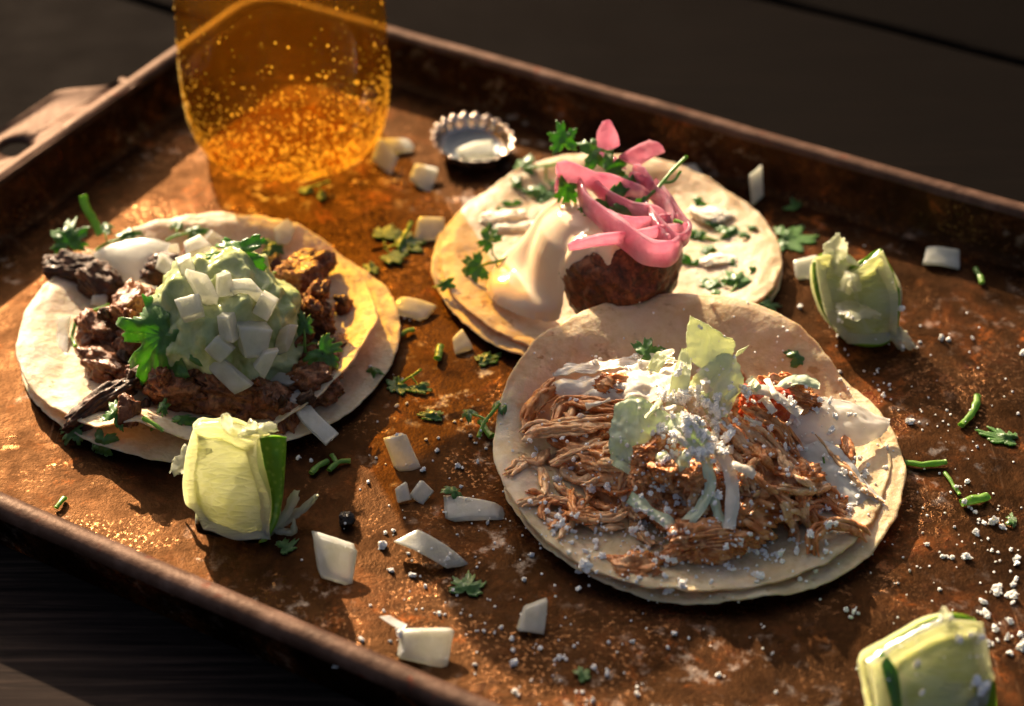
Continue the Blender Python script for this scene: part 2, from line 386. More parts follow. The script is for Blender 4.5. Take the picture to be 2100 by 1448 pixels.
# hanging handle: flat tab with a hole that grows out of the left rim
def tab():
    vs = np.linspace(-64, 58, 62); c = -3.0
    reach = 9+15.5*sstep(56, 38, np.abs(vs-c))
    hole_u, hole_v, hr = -214.5, -3.0, 6.2
    n = 14; top = []; bot = []
    ring = 40; V = []; F = []
    # outline of the tab (outer edge then inner edge) lofted to the hole
    outer = [(-202.6-r, v) for r, v in zip(reach, vs)]; inner = [(-202.6, v) for v in vs[::-1]]
    O = np.array(outer+inner)
    ang = np.arctan2(O[:, 1]-hole_v, O[:, 0]-hole_u)
    H = np.stack([hole_u+hr*np.cos(ang), hole_v+hr*np.sin(ang)], 1)
    ts = [0, 0.12, 0.3, 0.6, 0.9, 0.97, 1.0]; zs = [-0.9, 0.1, 0, 0, 0.0, 0.9, 0.5]
    up = np.stack([uv(*(H+(O-H)*t).T, np.full(len(O), 19.0+z)) for t, z in zip(ts, zs)])
    dn = np.stack([uv(*(H+(O-H)*t).T, np.full(len(O), 17.4+min(z, 0))) for t, z in zip(ts, zs)])[::-1]
    A = np.concatenate([up, dn]); return A.reshape(-1, 3), gridF(A.shape[0], A.shape[1], cu=True, cv=True)
add('handle', *tab(), M_RIM, tray)

# ------------------------------------------------------------------ glass of beer
GC = np.array([-88.0, 138.0, 0.4])
beer_t = thing('beer_glass', GC, 'tall rounded glass of amber beer standing at the back of the tray', 'glass')
mb = Mat('amber_beer_glass', (1.0, 0.62, 0.15), 0.0, Transmission_Weight=1.0, IOR=1.34)
tb = mb.n.new('ShaderNodeBsdfTransparent'); tb.inputs[0].default_value = (1.0, 0.80, 0.30, 1); mxb = mb.n.new('ShaderNodeMixShader'); mxb.inputs[0].default_value = 0.85
lb_ = mb.n.new('ShaderNodeBsdfTranslucent'); lb_.inputs[0].default_value = (0.62, 0.22, 0.02, 1); mx2 = mb.n.new('ShaderNodeMixShader'); mx2.inputs[0].default_value = 0.5
mb.t.links.new(mb.b.outputs[0], mx2.inputs[1]); mb.t.links.new(lb_.outputs[0], mx2.inputs[2]); mb.t.links.new(mx2.outputs[0], mxb.inputs[1]); mb.t.links.new(tb.outputs[0], mxb.inputs[2]); mb.t.links.new(mxb.outputs[0], mb.out.inputs[0])
M_BEER = mb.m
mg = Mat('clear_glass', (1, 1, 1), 0.0, Transmission_Weight=1.0, IOR=1.45); M_GLASS = mg.m
prof = [(0.01, 1.6), (20, 1.2), (25, 0.3), (28, 0.0), (31, 0.6), (34.5, 3.6), (37.5, 9), (39.4, 17), (40.3, 27), (40.4, 40), (39.8, 58), (38.8, 76), (38.2, 95), (38.0, 112)]
pz = np.array(prof); pp = crom(pz, 70); pp[:, 0] = np.maximum(pp[:, 0], 0.01)
top = np.array([(36.5, 112.4), (20, 112.6), (0.01, 112.6)])
bo = add('beer', *lathe(np.concatenate([pp, top]), 128, GC), M_BEER, beer_t)
M_FOAM = Mat('beer_foam', (0.80, 0.72, 0.55), 0.7).m
add('foam', *lathe([(0.01, 112.8), (36.6, 112.8), (37.4, 115), (37.4, 124), (36, 127), (20, 128.5), (0.01, 129)], 64, GC), M_FOAM, beer_t)
ringp = [(38.2, 112.7), (37.9, 134), (37.7, 135.2), (37.5, 135.2), (37.5, 134), (37.6, 113)]
add('rim_wall', *lathe(crom(ringp, 24), 96, GC), M_GLASS, beer_t)

gd = np.random.default_rng(21); vd, fd = ico(1); drops = []
for k in range(2600):
    zq = abs(gd.normal(0, 20))+2 if k < 2450 else gd.uniform(5, 100)
    if zq > 105: continue
    a = math.radians(gd.uniform(180, 360)) if k % 3 else math.radians(gd.normal(300, 30))
    j = min(int(np.argmin(np.abs(pp[20:, 1]-zq)))+20, len(pp)-2); rr = float(np.interp(zq, pp[20:, 1], pp[20:, 0]))
    tz = pp[j+1]-pp[j-1]; nr = unit(np.array([tz[1], -tz[0]]))
    nrm = np.array([nr[0]*math.cos(a), nr[0]*math.sin(a), nr[1]]); r = gd.uniform(0.14, 0.34)+0.5*gd.random()**7
    c0 = GC+np.array([rr*math.cos(a), rr*math.sin(a), zq])
    w = vd-nrm*((vd@nrm)*0.45)[:, None]
    drops.append((w*r*np.array([1, 1, 1.15])+c0+nrm*r*0.12, fd))
V, F = join(drops); md = Mat('water_drop_gold_sparkle', (1, 0.82, 0.40), 0.05, Transmission_Weight=0.6, IOR=1.33).translucent((1.0, 0.78, 0.30), 0.5)  # gold in the clear drops' colour paints the sparkle of the lit beer
td = md.n.new('ShaderNodeBsdfTransparent'); td.inputs[0].default_value = (1, 0.95, 0.85, 1); xd = md.n.new('ShaderNodeMixShader'); xd.inputs[0].default_value = 0.55
md.t.links.new(md.out.inputs[0].links[0].from_socket, xd.inputs[1]); md.t.links.new(td.outputs[0], xd.inputs[2]); md.t.links.new(xd.outputs[0], md.out.inputs[0])
add('condensation', V, F, md.m, beer_t, kind='stuff', solid=False)

# ------------------------------------------------------------------ food materials
def tortilla_material(name, tone, oil):
    m = Mat(name, rough=0.55)
    a = m.noise(55, 5, 0.6, 0.3); b = m.noise(420, 4, 0.6); s = m.noise(75, 3, 0.5)
    c = m.ramp(a, (0.28, tuple(k*0.66 for k in tone)), (0.50, tone), (0.70, tuple(min(1, k*1.16) for k in tone)))
    c = m.mix(m.ramp(b, (0.36, 0.55), (0.60, 0.0)), c, tuple(k*q for k, q in zip(tone, (0.70, 0.60, 0.46))))
    c = m.mix(m.ramp(s, (0.54, 0.0), (0.66, 0.62)), c, (0.50, 0.27, 0.10))
    c = m.mix(m.ramp(m.noise(190, 3, 0.6), (0.63, 0.0), (0.69, 0.8)), c, (0.26, 0.11, 0.035))
    c = m.mix(m.ramp(m.noise(38, 4, 0.6), (0.50, 0.0), (0.62, 0.5)), c, (0.86, 0.80, 0.68))
    c = m.mix(m.ramp(m.noise(24, 3, 0.5), (0.45, 0.0), (0.65, oil)), c, (tone[0]*0.72, tone[1]*0.62, tone[2]*0.46))
    m.set('Base Color', c); m.set('Roughness', m.mix(m.ramp(m.noise(24, 3, 0.5), (0.45, 0.0), (0.65, 1.0)), (0.62,)*3, (0.40,)*3))
    m.set('Specular IOR Level', 0.35)
    m.sss(0.45, (1.0, 0.6, 0.28), 0.0022)
    m.bump(m.noise(130, 5, 0.6), 0.0012, 0.7); m.bump(b, 0.0004, 0.9); m.bump(m.noise(1600, 2), 0.00004, 0.6)
    m.translucent((0.90, 0.60, 0.24), 0.30)
    return m.m
M_TORT_A = tortilla_material('pale_corn_tortilla', (0.78, 0.66, 0.45), 0.2)
M_TORT_B = tortilla_material('warm_corn_tortilla', (0.68, 0.54, 0.35), 0.35)
M_TORT_C = tortilla_material('oiled_corn_tortilla', (0.76, 0.63, 0.40), 0.45)

def meat_material(name, lo, mid, hi, scale, gloss, relief=1.0):
    m = Mat(name, rough=0.4)
    n = m.noise(scale, 6, 0.65, 0.6); f = m.noise(scale*2.2, 5, 0.6, 0.8, (1, 0.55, 1))
    c = m.ramp(n, (0.28, lo), (0.48, mid), (0.68, hi)); c = m.mix(m.ramp(f, (0.36, 0.8), (0.55, 0.0)), c, lo)
    m.set('Base Color', c); m.set('Roughness', m.mix(n, (gloss,)*3, (gloss+0.32,)*3)); m.set('Specular IOR Level', 0.35)
    m.sss(0.12, (1, 0.35, 0.15), 0.0015); m.set('Coat Weight', 0.12); m.set('Specular Tint', (1.0, 0.78, 0.58, 1)); m.set('Coat Tint', (1.0, 0.85, 0.7, 1)); m.set('Coat Roughness', 0.12)
    m.bump(f, 0.0009*relief, 0.9); m.bump(m.noise(scale*9, 4, 0.6), 0.0002*relief, 0.9)
    return m.m
M_STEAK = meat_material('grilled_steak', (0.036, 0.009, 0.004), (0.210, 0.066, 0.024), (0.36, 0.155, 0.068), 240, 0.14)
M_CHAR = meat_material('charred_steak', (0.012, 0.006, 0.004), (0.050, 0.020, 0.011), (0.15, 0.055, 0.026), 200, 0.42)
M_CHICK = meat_material('sauced_shredded_chicken', (0.36, 0.09, 0.018), (0.62, 0.26, 0.085), (0.78, 0.48, 0.26), 150, 0.14)
M_CHICK_PALE = meat_material('pale_chicken_fibre', (0.56, 0.26, 0.10), (0.74, 0.45, 0.23), (0.86, 0.63, 0.40), 150, 0.16)
M_BALL = meat_material('dark_fried_crust', (0.020, 0.005, 0.002), (0.130, 0.030, 0.010), (0.26, 0.080, 0.028), 230, 0.34, 0.8)
M_TOMATO = meat_material('cooked_tomato', (0.30, 0.03, 0.008), (0.46, 0.07, 0.02), (0.60, 0.16, 0.04), 90, 0.15)

def wet_material(name, col, col2, scale, rough, sss=0.5, rad=(1, 0.8, 0.5), sc=0.003, bump=0.0003, trans=0.0, tl=0.0, tlc=None, b2=0.0):
    m = Mat(name, col, rough)
    n = m.noise(scale, 4, 0.55, 0.3); m.set('Base Color', m.ramp(n, (0.3, col), (0.7, col2)))
    m.set('Subsurface Weight', sss); m.set('Subsurface Radius', rad); m.set('Subsurface Scale', sc)
    m.set('Transmission Weight', trans); m.set('IOR', 1.36)
    m.bump(n, bump, 0.6)
    if b2: m.bump(m.noise(scale*6, 3), b2, 0.7)
    if b2 == 0.00012: m.bump(m.noise(900, 3, 0.5, 0.2, (1, 0.06, 1)), 0.0003, 0.6)
    if tl: m.translucent(tlc or col2, tl)
    return m.m
M_GUAC = wet_material('green_avocado_salsa', (0.26, 0.31, 0.09), (0.52, 0.54, 0.29), 130, 0.10, 0.5, (1, 0.9, 0.4), 0.003, 0.0012, b2=0.0002)
M_ONION = wet_material('white_onion', (0.68, 0.67, 0.56), (0.92, 0.91, 0.84), 210, 0.20, 0.55, (1, 0.95, 0.75), 0.005, 0.0006, 0.48, 0.28, (0.80, 0.78, 0.64), b2=0.00012)
M_ONION_T = wet_material('thin_white_onion', (0.74, 0.73, 0.65), (0.86, 0.85, 0.78), 150, 0.24, 0.6, (1, 0.9, 0.75), 0.002, 0.0003, 0.30, 0.25, (0.85, 0.80, 0.68), b2=0.00005)
M_CREMA = wet_material('pale_chipotle_cream', (0.76, 0.54, 0.34), (0.84, 0.65, 0.44), 45, 0.11, 0.5, (1, 0.7, 0.4), 0.003, 0.0004)
M_PINK = wet_material('pickled_red_onion', (0.56, 0.13, 0.25), (0.92, 0.68, 0.68), 150, 0.14, 0.35, (1, 0.5, 0.5), 0.0026, 0.0011, 0.6, 0.35, (0.88, 0.40, 0.50))
M_CHEESE = wet_material('crumbled_white_cheese', (0.86, 0.83, 0.76), (0.93, 0.91, 0.86), 700, 0.75, 0.25, (1, 0.9, 0.7), 0.001, 0.0003)
M_PEPPER = wet_material('black_pepper', (0.010, 0.008, 0.007), (0.03, 0.02, 0.015), 500, 0.35, 0.0, bump=0.0006)
def leaf_material(name, c1, c2, tcol, tl, rough, scale=220, vein=None, sheen=0.0):
    m = Mat(name, c1, rough)
    n = m.noise(scale, 4, 0.55)
    c = m.ramp(n, (0.32, c1), (0.68, c2))
    if vein:
        v = m.attr('vein'); c = m.mix(m.ramp(v, (0.55, 0.0), (0.95, 0.7)), c, vein); m.bump(v, 0.0004, 0.6)
    m.set('Base Color', c); m.bump(n, 0.00025, 0.7); m.bump(m.noise(scale*5, 3), 0.00005, 0.7)
    m.set('Specular IOR Level', 0.6); m.set('Sheen Weight', sheen); m.set('Sheen Roughness', 0.35)
    m.translucent(tcol, tl); return m.m
M_LEAF = leaf_material('cilantro_leaf', (0.050, 0.140, 0.018), (0.120, 0.240, 0.050), (0.24, 0.55, 0.03), 0.42, 0.36, 420, (0.22, 0.36, 0.12), 0.35)
M_STEM = wet_material('cilantro_stem', (0.11, 0.22, 0.030), (0.22, 0.36, 0.08), 200, 0.3, 0.3, (0.6, 1, 0.2), 0.0015, 0.0002, 0.0, 0.3, (0.30, 0.60, 0.03))
M_LETT = leaf_material('pale_yellow_lettuce', (0.68, 0.72, 0.44), (0.82, 0.84, 0.64), (0.82, 0.85, 0.50), 0.36, 0.30, 120, (0.86, 0.86, 0.70))
M_LETT_G = leaf_material('pale_green_lettuce', (0.60, 0.68, 0.44), (0.77, 0.81, 0.63), (0.70, 0.80, 0.46), 0.36, 0.28, 120, (0.80, 0.84, 0.68))
M_CABB = leaf_material('white_cabbage', (0.76, 0.71, 0.58), (0.86, 0.82, 0.72), (0.88, 0.78, 0.56), 0.36, 0.28, 110, (0.90, 0.88, 0.82))

# ------------------------------------------------------------------ food builders
def tortilla(name, c, R, zf, seed, mat, label, group=None, thick=1.7, rf=None):
    nt, nr = 200, 46; th = np.linspace(0, 2*math.pi, nt, endpoint=False)
    e = v3(np.cos(th), np.sin(th), 0*th)
    rad = R*(1+0.018*pn(e*1.3+seed)+0.010*pn(e*5+seed)+0.006*pn(e*16+seed)+0.003*pn(e*40+seed))
    if rf is not None: rad = rad*rf(th)
    s = np.concatenate([np.linspace(0.001, 0.9, nr-9), np.linspace(0.915, 1, 9)])[:, None]
    x = c[0]+s*rad*np.cos(th); y = c[1]+s*rad*np.sin(th)
    p = v3(x, y, 0*x+seed)
    z = zf(x, y)+0.55*fbm(p*0.045, 3)+0.30*fbm(p*0.28, 3)+0.8*sstep(0.86, 1, s)*fbm(p*0.16, 3)
    t = thick*(1-0.6*sstep(0.90, 1, s))*(1+0.25*pn(p*0.15))
    up = v3(x, y, z+t/2); dn = v3(x, y, z-t/2)
    mid = v3(c[0]+1.006*rad*np.cos(th), c[1]+1.006*rad*np.sin(th), z[-1])[None]
    G = np.concatenate([up, mid, dn[::-1]])
    V = G.reshape(-1, 3); F = gridF(G.shape[0], nt, cv=True)
    return add(name, V, F, mat, label=label, cat='tortilla', group=group)

def chunk(name, pos, size, rot, seed, mat, label, cat, group=None, n=4, amp=0.30, box=0.85, fibre=0.10, parent=None, lump=1.0):
    v, f = ico(n); w = np.sign(v)*np.abs(v)**box
    r = 1+amp*fbm(v*1.25+seed*3.1, 3)+fibre*fbm(v*np.array([2.0, 9, 9])+seed, 3)+lump*(0.09*fbm(v*5+seed, 3)-0.10*np.abs(pn(v*2.6+seed)))
    V = (w*r[:, None])*np.asarray(size)
    V[:, 1] += 0.25*size[1]*np.sin(V[:, 0]/size[0]*1.5+seed)
    V = V@rotm(*rot).T+np.asarray(pos)
    return add(name, V, f, mat, parent, label=label, cat=cat, group=group)

_cg = {}
def cubegrid(n):
    if n not in _cg:
        idx = {}; V = []; F = []
        def vid(p):
            k = tuple(round(a, 5) for a in p)
            if k not in idx: idx[k] = len(V); V.append(k)
            return idx[k]
        t = np.linspace(-1, 1, n+1)
        for ax in range(3):
            for sg in (-1, 1):
                for i in range(n):
                    for j in range(n):
                        q = []
                        for a, b in ((i, j), (i+1, j), (i+1, j+1), (i, j+1)):
                            p = [0, 0, 0]; p[ax] = sg; p[(ax+1) % 3] = t[a]; p[(ax+2) % 3] = t[b]; q.append(vid(p))
                        F.append(tuple(q if sg > 0 else reversed(q)))
        _cg[n] = (np.array(V), F)
    return _cg[n]
def dice(dims, seed, bend=0.0, r=0.28, skew=0.22, n=9):
    """cut slab with softly rounded edges, bent like an onion layer; half-sizes dims"""
    v, f = cubegrid(n); h = np.asarray(dims, float); r = min(r, 0.45*h.min())
    g = np.random.default_rng(int(seed*13)+5); p = v*h
    q = np.clip(p, -(h-r), h-r); p = q+r*unit(p-q+1e-9)
    cj = g.uniform(-0.20, 0.20, (4, 2)); wx, wy = (v[:, 0]+1)/2, (v[:, 1]+1)/2
    for i_, (ax, ay) in enumerate(((0, 0), (1, 0), (1, 1), (0, 1))):
        ww = (wx if ax else 1-wx)*(wy if ay else 1-wy); p[:, :2] += ww[:, None]*cj[i_]*2*h[:2]
    a = v*1.0; k = g.uniform(-skew, skew, 6)
    p = p+np.stack([h[0]*(k[0]*a[:, 1]+k[1]*a[:, 2]), h[1]*(k[2]*a[:, 0]*a[:, 1]+k[3]*a[:, 2]+k[5]*a[:, 0]), h[2]*k[4]*a[:, 0]], 1)
    p[:, 2] += bend*(1-(p[:, 0]/h[0])**2)*h[0]
    p += 0.05*h.mean()*v3(pn(v*1.7+seed), pn(v*1.7+seed+9), pn(v*1.7+seed+19))
    return p, f
def onion(px, py, dims, ang, n=(0, 0, 1), z=None, bend=0.1, label=None, group=None, seed=None, mat=None, lift=0.0, name='onion_piece'):
    seed = seed if seed is not None else (px*0.37+py*0.11)
    if z is None: p, nn = hit(px, py); n = unit(np.asarray(n, float)*0.5+nn*0.5) if n is not None else nn
    else: p = at(px, py, z)
    V, F = dice(dims, seed, bend)
    B = basis(n, math.radians(ang)); V = V@B.T
    V = V+p+np.array([0, 0, 1.0])*lift
    if z is None: V = V+unit(n)*dims[2]*0.8
    if V[:, 2].min() < 0.25 and z is None: V[:, 2] += 0.25-V[:, 2].min()
    return add(name, V, F, mat or M_ONION, label=label, cat='onion', group=group)

def leaf_mesh(size, seed, curl=0.3, lobes=3, fold=0.25):
    na, nr = 150, 9; th = np.linspace(-math.pi, math.pi, na, endpoint=False)
    a = np.abs(th)
    main = np.maximum.reduce([np.exp(-((th-c)/w)**4)*l for c, l, w in ((0, 1.0, 0.42), (0.98, 0.90, 0.36), (-0.98, 0.90, 0.36), (1.9, 0.62, 0.40), (-1.9, 0.62, 0.40))])
    tri = lambda q: np.abs((q % 1)-0.5)*2
    teeth = 0.26*tri(th*2.55+0.5+0.1*seed)+0.13*tri(th*6.1+seed)
    r = 0.10+(0.30+0.34*main+teeth*(0.4+0.6*main))*sstep(math.pi, 2.3, a)+0.05*pn(v3(th*1.5, 0*th, 0*th+seed))
    s = np.linspace(0, 1, nr)[:, None]**0.9
    x = s*r*np.cos(th)+0.15; y = s*r*np.sin(th)
    vein = np.maximum.reduce([np.exp(-((th-c)/0.05)**2) for c in (0, 1.25, -1.25)]+[0.6*np.exp(-((th-c)/0.04)**2) for c in (0.32, -0.32, 0.93, -0.93, 1.55, -1.55)])
    vein = vein[None]*sstep(0.0, 0.15, s)*(1-0.6*s)
    rr = np.sqrt(x*x+y*y)
    z = -curl*rr*rr+fold*np.abs(y)*0.6+0.10*pn(v3(x*2.2, y*2.2, 0*x+seed))+0.05*s*pn(v3(x*6, y*6, 0*x+seed))-0.02*vein
    y = y*(0.78+0.3*math.sin(seed*3.7)); z = z-0.25*np.sin(seed)*x*x+0.22*np.cos(seed*1.9)*y*x+0.10*pn(v3(x*3.5, y*3.5, 0*x+seed+4))
    V = v3(x, y, z)*size
    N = np.zeros_like(V); N[..., 2] = 1
    t = 0.012*size
    A = V.reshape(-1, 3); k = len(A)
    F = gridF(nr, na, cv=True); F2 = [tuple(reversed([q+k for q in f])) for f in F]
    F3 = [((nr-1)*na+j, (nr-1)*na+j+k, (nr-1)*na+(j+1) % na+k, (nr-1)*na+(j+1) % na) for j in range(na)]
    W = np.concatenate([A, A-np.array([0, 0, t])]); vv = np.concatenate([vein.reshape(-1)]*2)
    return W, F+F2+F3, vv
def setattrib(o, name, vals):
    at_ = o.data.attributes.new(name, 'FLOAT', 'POINT'); at_.data.foreach_set('value', np.asarray(vals, np.float32))
def cilantro(px, py, size, ang, tilt=(0, 0, 1), z=None, curl=0.3, seed=None, label=None, group=None, stem=0.0, lift=1.0, fold=0.25, leaves=1, name='cilantro_leaf'):
    """leaf (or sprig of leaves on one stalk); ang = direction the tip points, degrees from photo-right, counter-clockwise seen from above"""
    seed = seed if seed is not None else px*0.01+py*0.017
    p = hit(px, py)[0] if z is None else at(px, py, z)
    B = basis(tilt, math.radians(ang)); p = p+np.array([0, 0, lift])
    t = thing(name, p, label, 'cilantro', group)
    spec = [(0, 0, 0, 1.0)] if leaves == 1 else [(0.0, 0, 0, 1.0), (-0.55, 0.75, 62, 0.75), (-0.75, -0.7, -70, 0.7)][:leaves]
    for i, (ox, oy, da, sc) in enumerate(spec):
        W, F, vv = leaf_mesh(size*sc*0.86, seed+i*3.3, curl+0.15, fold=fold)
        a = math.radians(da); R = np.array([[math.cos(a), -math.sin(a), 0], [math.sin(a), math.cos(a), 0], [0, 0, 1]])
        W = (W@R.T+np.array([ox*size, oy*size, -0.1*size*(i > 0)]))@B.T+p
        hk = len(W)//2; W[:hk, 2] = np.maximum(W[:hk, 2], 0.75+0.25*i); W[hk:, 2] = np.minimum(np.maximum(W[hk:, 2], 0.3+0.25*i), W[:hk, 2]-0.12)
        setattrib(add('blade', W, F, M_LEAF, t), 'vein', vv)
    if stem or leaves > 1:
        L = stem or 1.3
        pts = np.array([(0.1, 0, 0), (-0.3, 0.03, 0.02), (-0.6*L, 0.1, -0.02), (-L, 0.05, -0.12)])*size
        W, F = tube(crom(pts@B.T+p, 14), np.linspace(0.05, 0.075, 14)*size, seg=8); W[:, 2] = np.maximum(W[:, 2], 0.25)
        add('stalk', W, F, M_STEM, t)
        for i, (ox, oy, da, sc) in enumerate(spec[1:]):
            W, F = tube(crom(np.array([(-0.7, 0, 0), (-0.62, oy*0.4, 0.02), (ox, oy*0.95, -0.08)])@B.T*size+p, 10), 0.04*size, seg=6); W[:, 2] = np.maximum(W[:, 2], 0.25)
            add('stalk', W, F, M_STEM, t)
    return t
def stalk(pts, r, label, group=None, mat=None, name='cut_herb'):
    """cut stem through (px, py, z) points; z None = lies on whatever is there"""
    Q = []
    for p in pts:
        if p[2] is None: h, n = hit(p[0], p[1]); Q.append(h+n*r*0.9)
        else: Q.append(at(*p))
    P_ = crom(np.array(Q), 16); P_ = P_+0.35*r*v3(pn(P_*0.3), pn(P_*0.3+5), 0*P_[:, 0]); w = 0.8*r*(1+0.3*pn(P_*0.4))
    V, F = tube(P_, w, w*0.8, 10, 0.25, seed=pts[0][0])
    return add(name, V, F, mat or M_STEM, label=label, cat='herb stem', group=group)
def leafsheet(ctrl, mat, name, label, cat, group=None, t=0.5, ruffle=0.5, seed=0, m=40, n=30, vein=True, ragged=0.06, solid=True):
    G = patch(ctrl, m, n); N = gnormals(G)
    u = np.linspace(0, 1, m)[:, None]; v = np.linspace(0, 1, n)[None]
    # ragged outline: pull border rows in and out along the sheet
    cu = G.mean((0, 1)); edge = np.maximum(np.abs(2*u-1), np.abs(2*v-1))**6
    G = G+(G-cu)*(ragged*edge*(0.7*pn(G*0.5+seed)+0.6*pn(G*1.6+seed)))[..., None]
    G = G+N*(ruffle*(fbm(G*0.16+seed, 3)+0.5*edge*pn(G*0.35+seed)))[..., None]
    w = np.abs(((v*5+0.6*u+0.3*pn(v3(u*3, v*3, 0*u*v+seed))) % 1)-0.5)*2
    vein_ = np.clip(1-np.abs(2*v-1)*9, 0, 1)+0.7*np.clip((w-0.86)*7, 0, 1)
    V, F = sheet(G, t*(1-0.5*edge))
    o = add(name, V, F, mat, label=label, cat=cat, group=group, solid=solid)
    if vein: setattrib(o, 'vein', np.concatenate([np.broadcast_to(vein_, (m, n)).reshape(-1)]*2))
    return o

# ------------------------------------------------------------------ steak taco (left)
LC = (-104.0, 5.0)
def z_ll(x, y): return 1.6+1.4*sstep(0.75, 1.0, np.hypot(x-LC[0], y-LC[1])/64)+5.0*sstep(45, 66, y-LC[1])+1.5*np.sin(np.arctan2(y, x+104)*5)*sstep(40, 64, np.hypot(x-LC[0], y-LC[1]))*0.5
def z_lu(x, y):
    dx, dy = x-LC[0], y-LC[1]; rr = np.hypot(dx, dy)
    z = 3.8+2.2*sstep(0.7, 1.0, rr/62)
    z = z+8.5*np.exp(-((dx+14)/13)**2)*sstep(-34, -60, dy)                     # the front edge buckles up
    z = z+4.0*np.exp(-((dx+40)/10)**2)*sstep(-20, -45, dy)*0.6
    z = z+7.5*sstep(34, 60, dx*0.9-dy*0.35)                                     # right edge stands up
    z = z+6.0*sstep(42, 62, dy)+3.0*sstep(-45, -62, dx)
    return z
tortilla('corn_tortilla', (LC[0]+1.0, LC[1]-0.5), 64.0, z_ll, 1.0, M_TORT_A, 'lower of the two tortillas under the steak taco on the left', 'tortillas of the tacos')
tortilla('corn_tortilla', (LC[0]-1.5, LC[1]+1), 62.5, z_lu, 2.0, M_TORT_A, 'upper cream tortilla of the steak taco, buckled at its front edge', 'tortillas of the tacos',
         rf=lambda t: 1-0.075*np.exp(-((t-2*math.pi+0.35)/0.45)**2)-0.06*np.exp(-((t-0.2)/0.4)**2))
steak = [  # px, py, height, half-sizes mm, turn, material, label
 (150, 556, 9, (11, 5, 5), -25, 'c', 'dark charred steak strip hanging over the back left tortilla edge'),
 (205, 592, 9, (9, 6, 6), -35, 'c', 'black charred steak lump behind the left end of the steak heap'),
 (345, 560, 12, (9, 6, 6), 10, 'c', 'charred steak bit showing behind the green salsa on the left'),
 (268, 640, 13, (9, 8, 8), 30, 's', 'brown grilled steak lump left of the green salsa, high on the heap'),
 (222, 690, 9, (8, 9, 7), 70, 's', 'dark steak lump at the left end of the heap beside the thin cilantro stem'),
 (225, 755, 7, (10, 7, 6), -20, 's', 'fat steak chunk at the left foot of the heap'),
 (285, 705, 12, (6, 8, 8), 60, 's', 'knobbly steak piece just left of the big cilantro leaf'),
 (296, 762, 9, (5.5, 4.5, 4.5), 20, 's', 'small reddish steak nub below the left steak lumps'),
 (207, 832, 8, (13, 4.2, 4.2), 38, 'c', 'long dark steak strip pointing at the front left tortilla edge'),
 (370, 795, 10, (11, 10, 9), 15, 's', 'large rounded steak chunk under the big cilantro leaf'),
 (440, 770, 12, (8, 8, 8), -10, 's', 'steak chunk tucked under the green salsa at the front'),
 (495, 815, 9, (16, 9, 8), -18, 's', 'widest steak chunk at the front of the heap above the lime wedge'),
 (560, 845, 7, (9, 7, 6), -20, 's', 'steak piece at the front right behind the lime wedge'),
 (632, 790, 8, (8, 9, 7), 55, 's', 'dark steak chunk right of the salsa under the long onion slice'),
 (655, 745, 8, (7, 7, 6), 30, 's', 'steak lump on the right slope below the cilantro sprig'),
 (690, 715, 7, (8, 4, 3.5), 40, 's', 'thin brown steak tail farthest right on the taco'),
 (640, 650, 11, (7, 7, 7), 10, 's', 'reddish steak lump right of the green salsa'),
 (618, 580, 12, (9, 7, 7), -20, 's', 'steak chunk behind the right shoulder of the green salsa'),
 (640, 545, 9, (8, 6, 5), -15, 's', 'farthest back steak piece right of the salsa'),
 (600, 700, 12, (7, 7, 7), 50, 's', 'steak lump between the salsa and the cilantro sprig'),
 (440, 560, 10, (13, 9, 8), 10, 's', 'steak chunk hidden mostly behind the green salsa'),
 (330, 690, 10, (9, 8, 8), 0, 's', 'steak piece between the big cilantro leaf and the left lumps'),
]
for i, (px, py, z, sz, a, k, lb) in enumerate(steak):
    chunk('steak_piece', at(px, py, z), np.array(sz)*1.02, (0.25*math.sin(i*2.1), 0.3*math.sin(i*1.3), math.radians(a)), 1.7*i+0.4, M_CHAR if k == 'c' else M_STEAK, lb, 'steak', 'steak pieces of the left taco', 4, 0.36, 0.8, 0.05)
g4 = np.random.default_rng(44)
for k in range(46):                          # chopped crumbs of steak round the heap
    px, py = g4.uniform(150, 720), g4.uniform(540, 880); q = ((px-440)/300)**2+((py-700)/190)**2
    if not 0.25 < q < 1: continue
    p, n = hit(px, py); sz = g4.uniform(1.6, 4.2)
    chunk('steak_bit', p+np.array([0, 0, sz*0.3]), (sz*1.3, sz*0.9, sz*0.75), g4.uniform(0, 6, 3), 90+k*1.3, M_CHAR if k % 3 == 0 else M_STEAK, 'small chopped steak bit at the foot of the steak heap', 'steak', 'chopped steak bits', 3, 0.4, 0.8, 0.08)
# avocado salsa: a dollop that slumps over the heap
v, f = ico(5)
r = 1+0.22*fbm(v*1.5+3, 2)+0.08*fbm(v*4.2+1, 3)+0.02*pn(v*12)
V = v*r[:, None]*np.array([25.5, 28, 31]); low = V[:, 2] < 0
V[low, 0] *= 1.06; V[low, 2] *= 0.55
V[:, 1] -= 0.25*np.minimum(V[:, 2]-8, 6)
V = V+np.array([-97.0, -8.0, 13.0])
add('avocado_salsa', V, f, M_GUAC, label='dollop of pale green avocado salsa on top of the steak taco', cat='salsa')
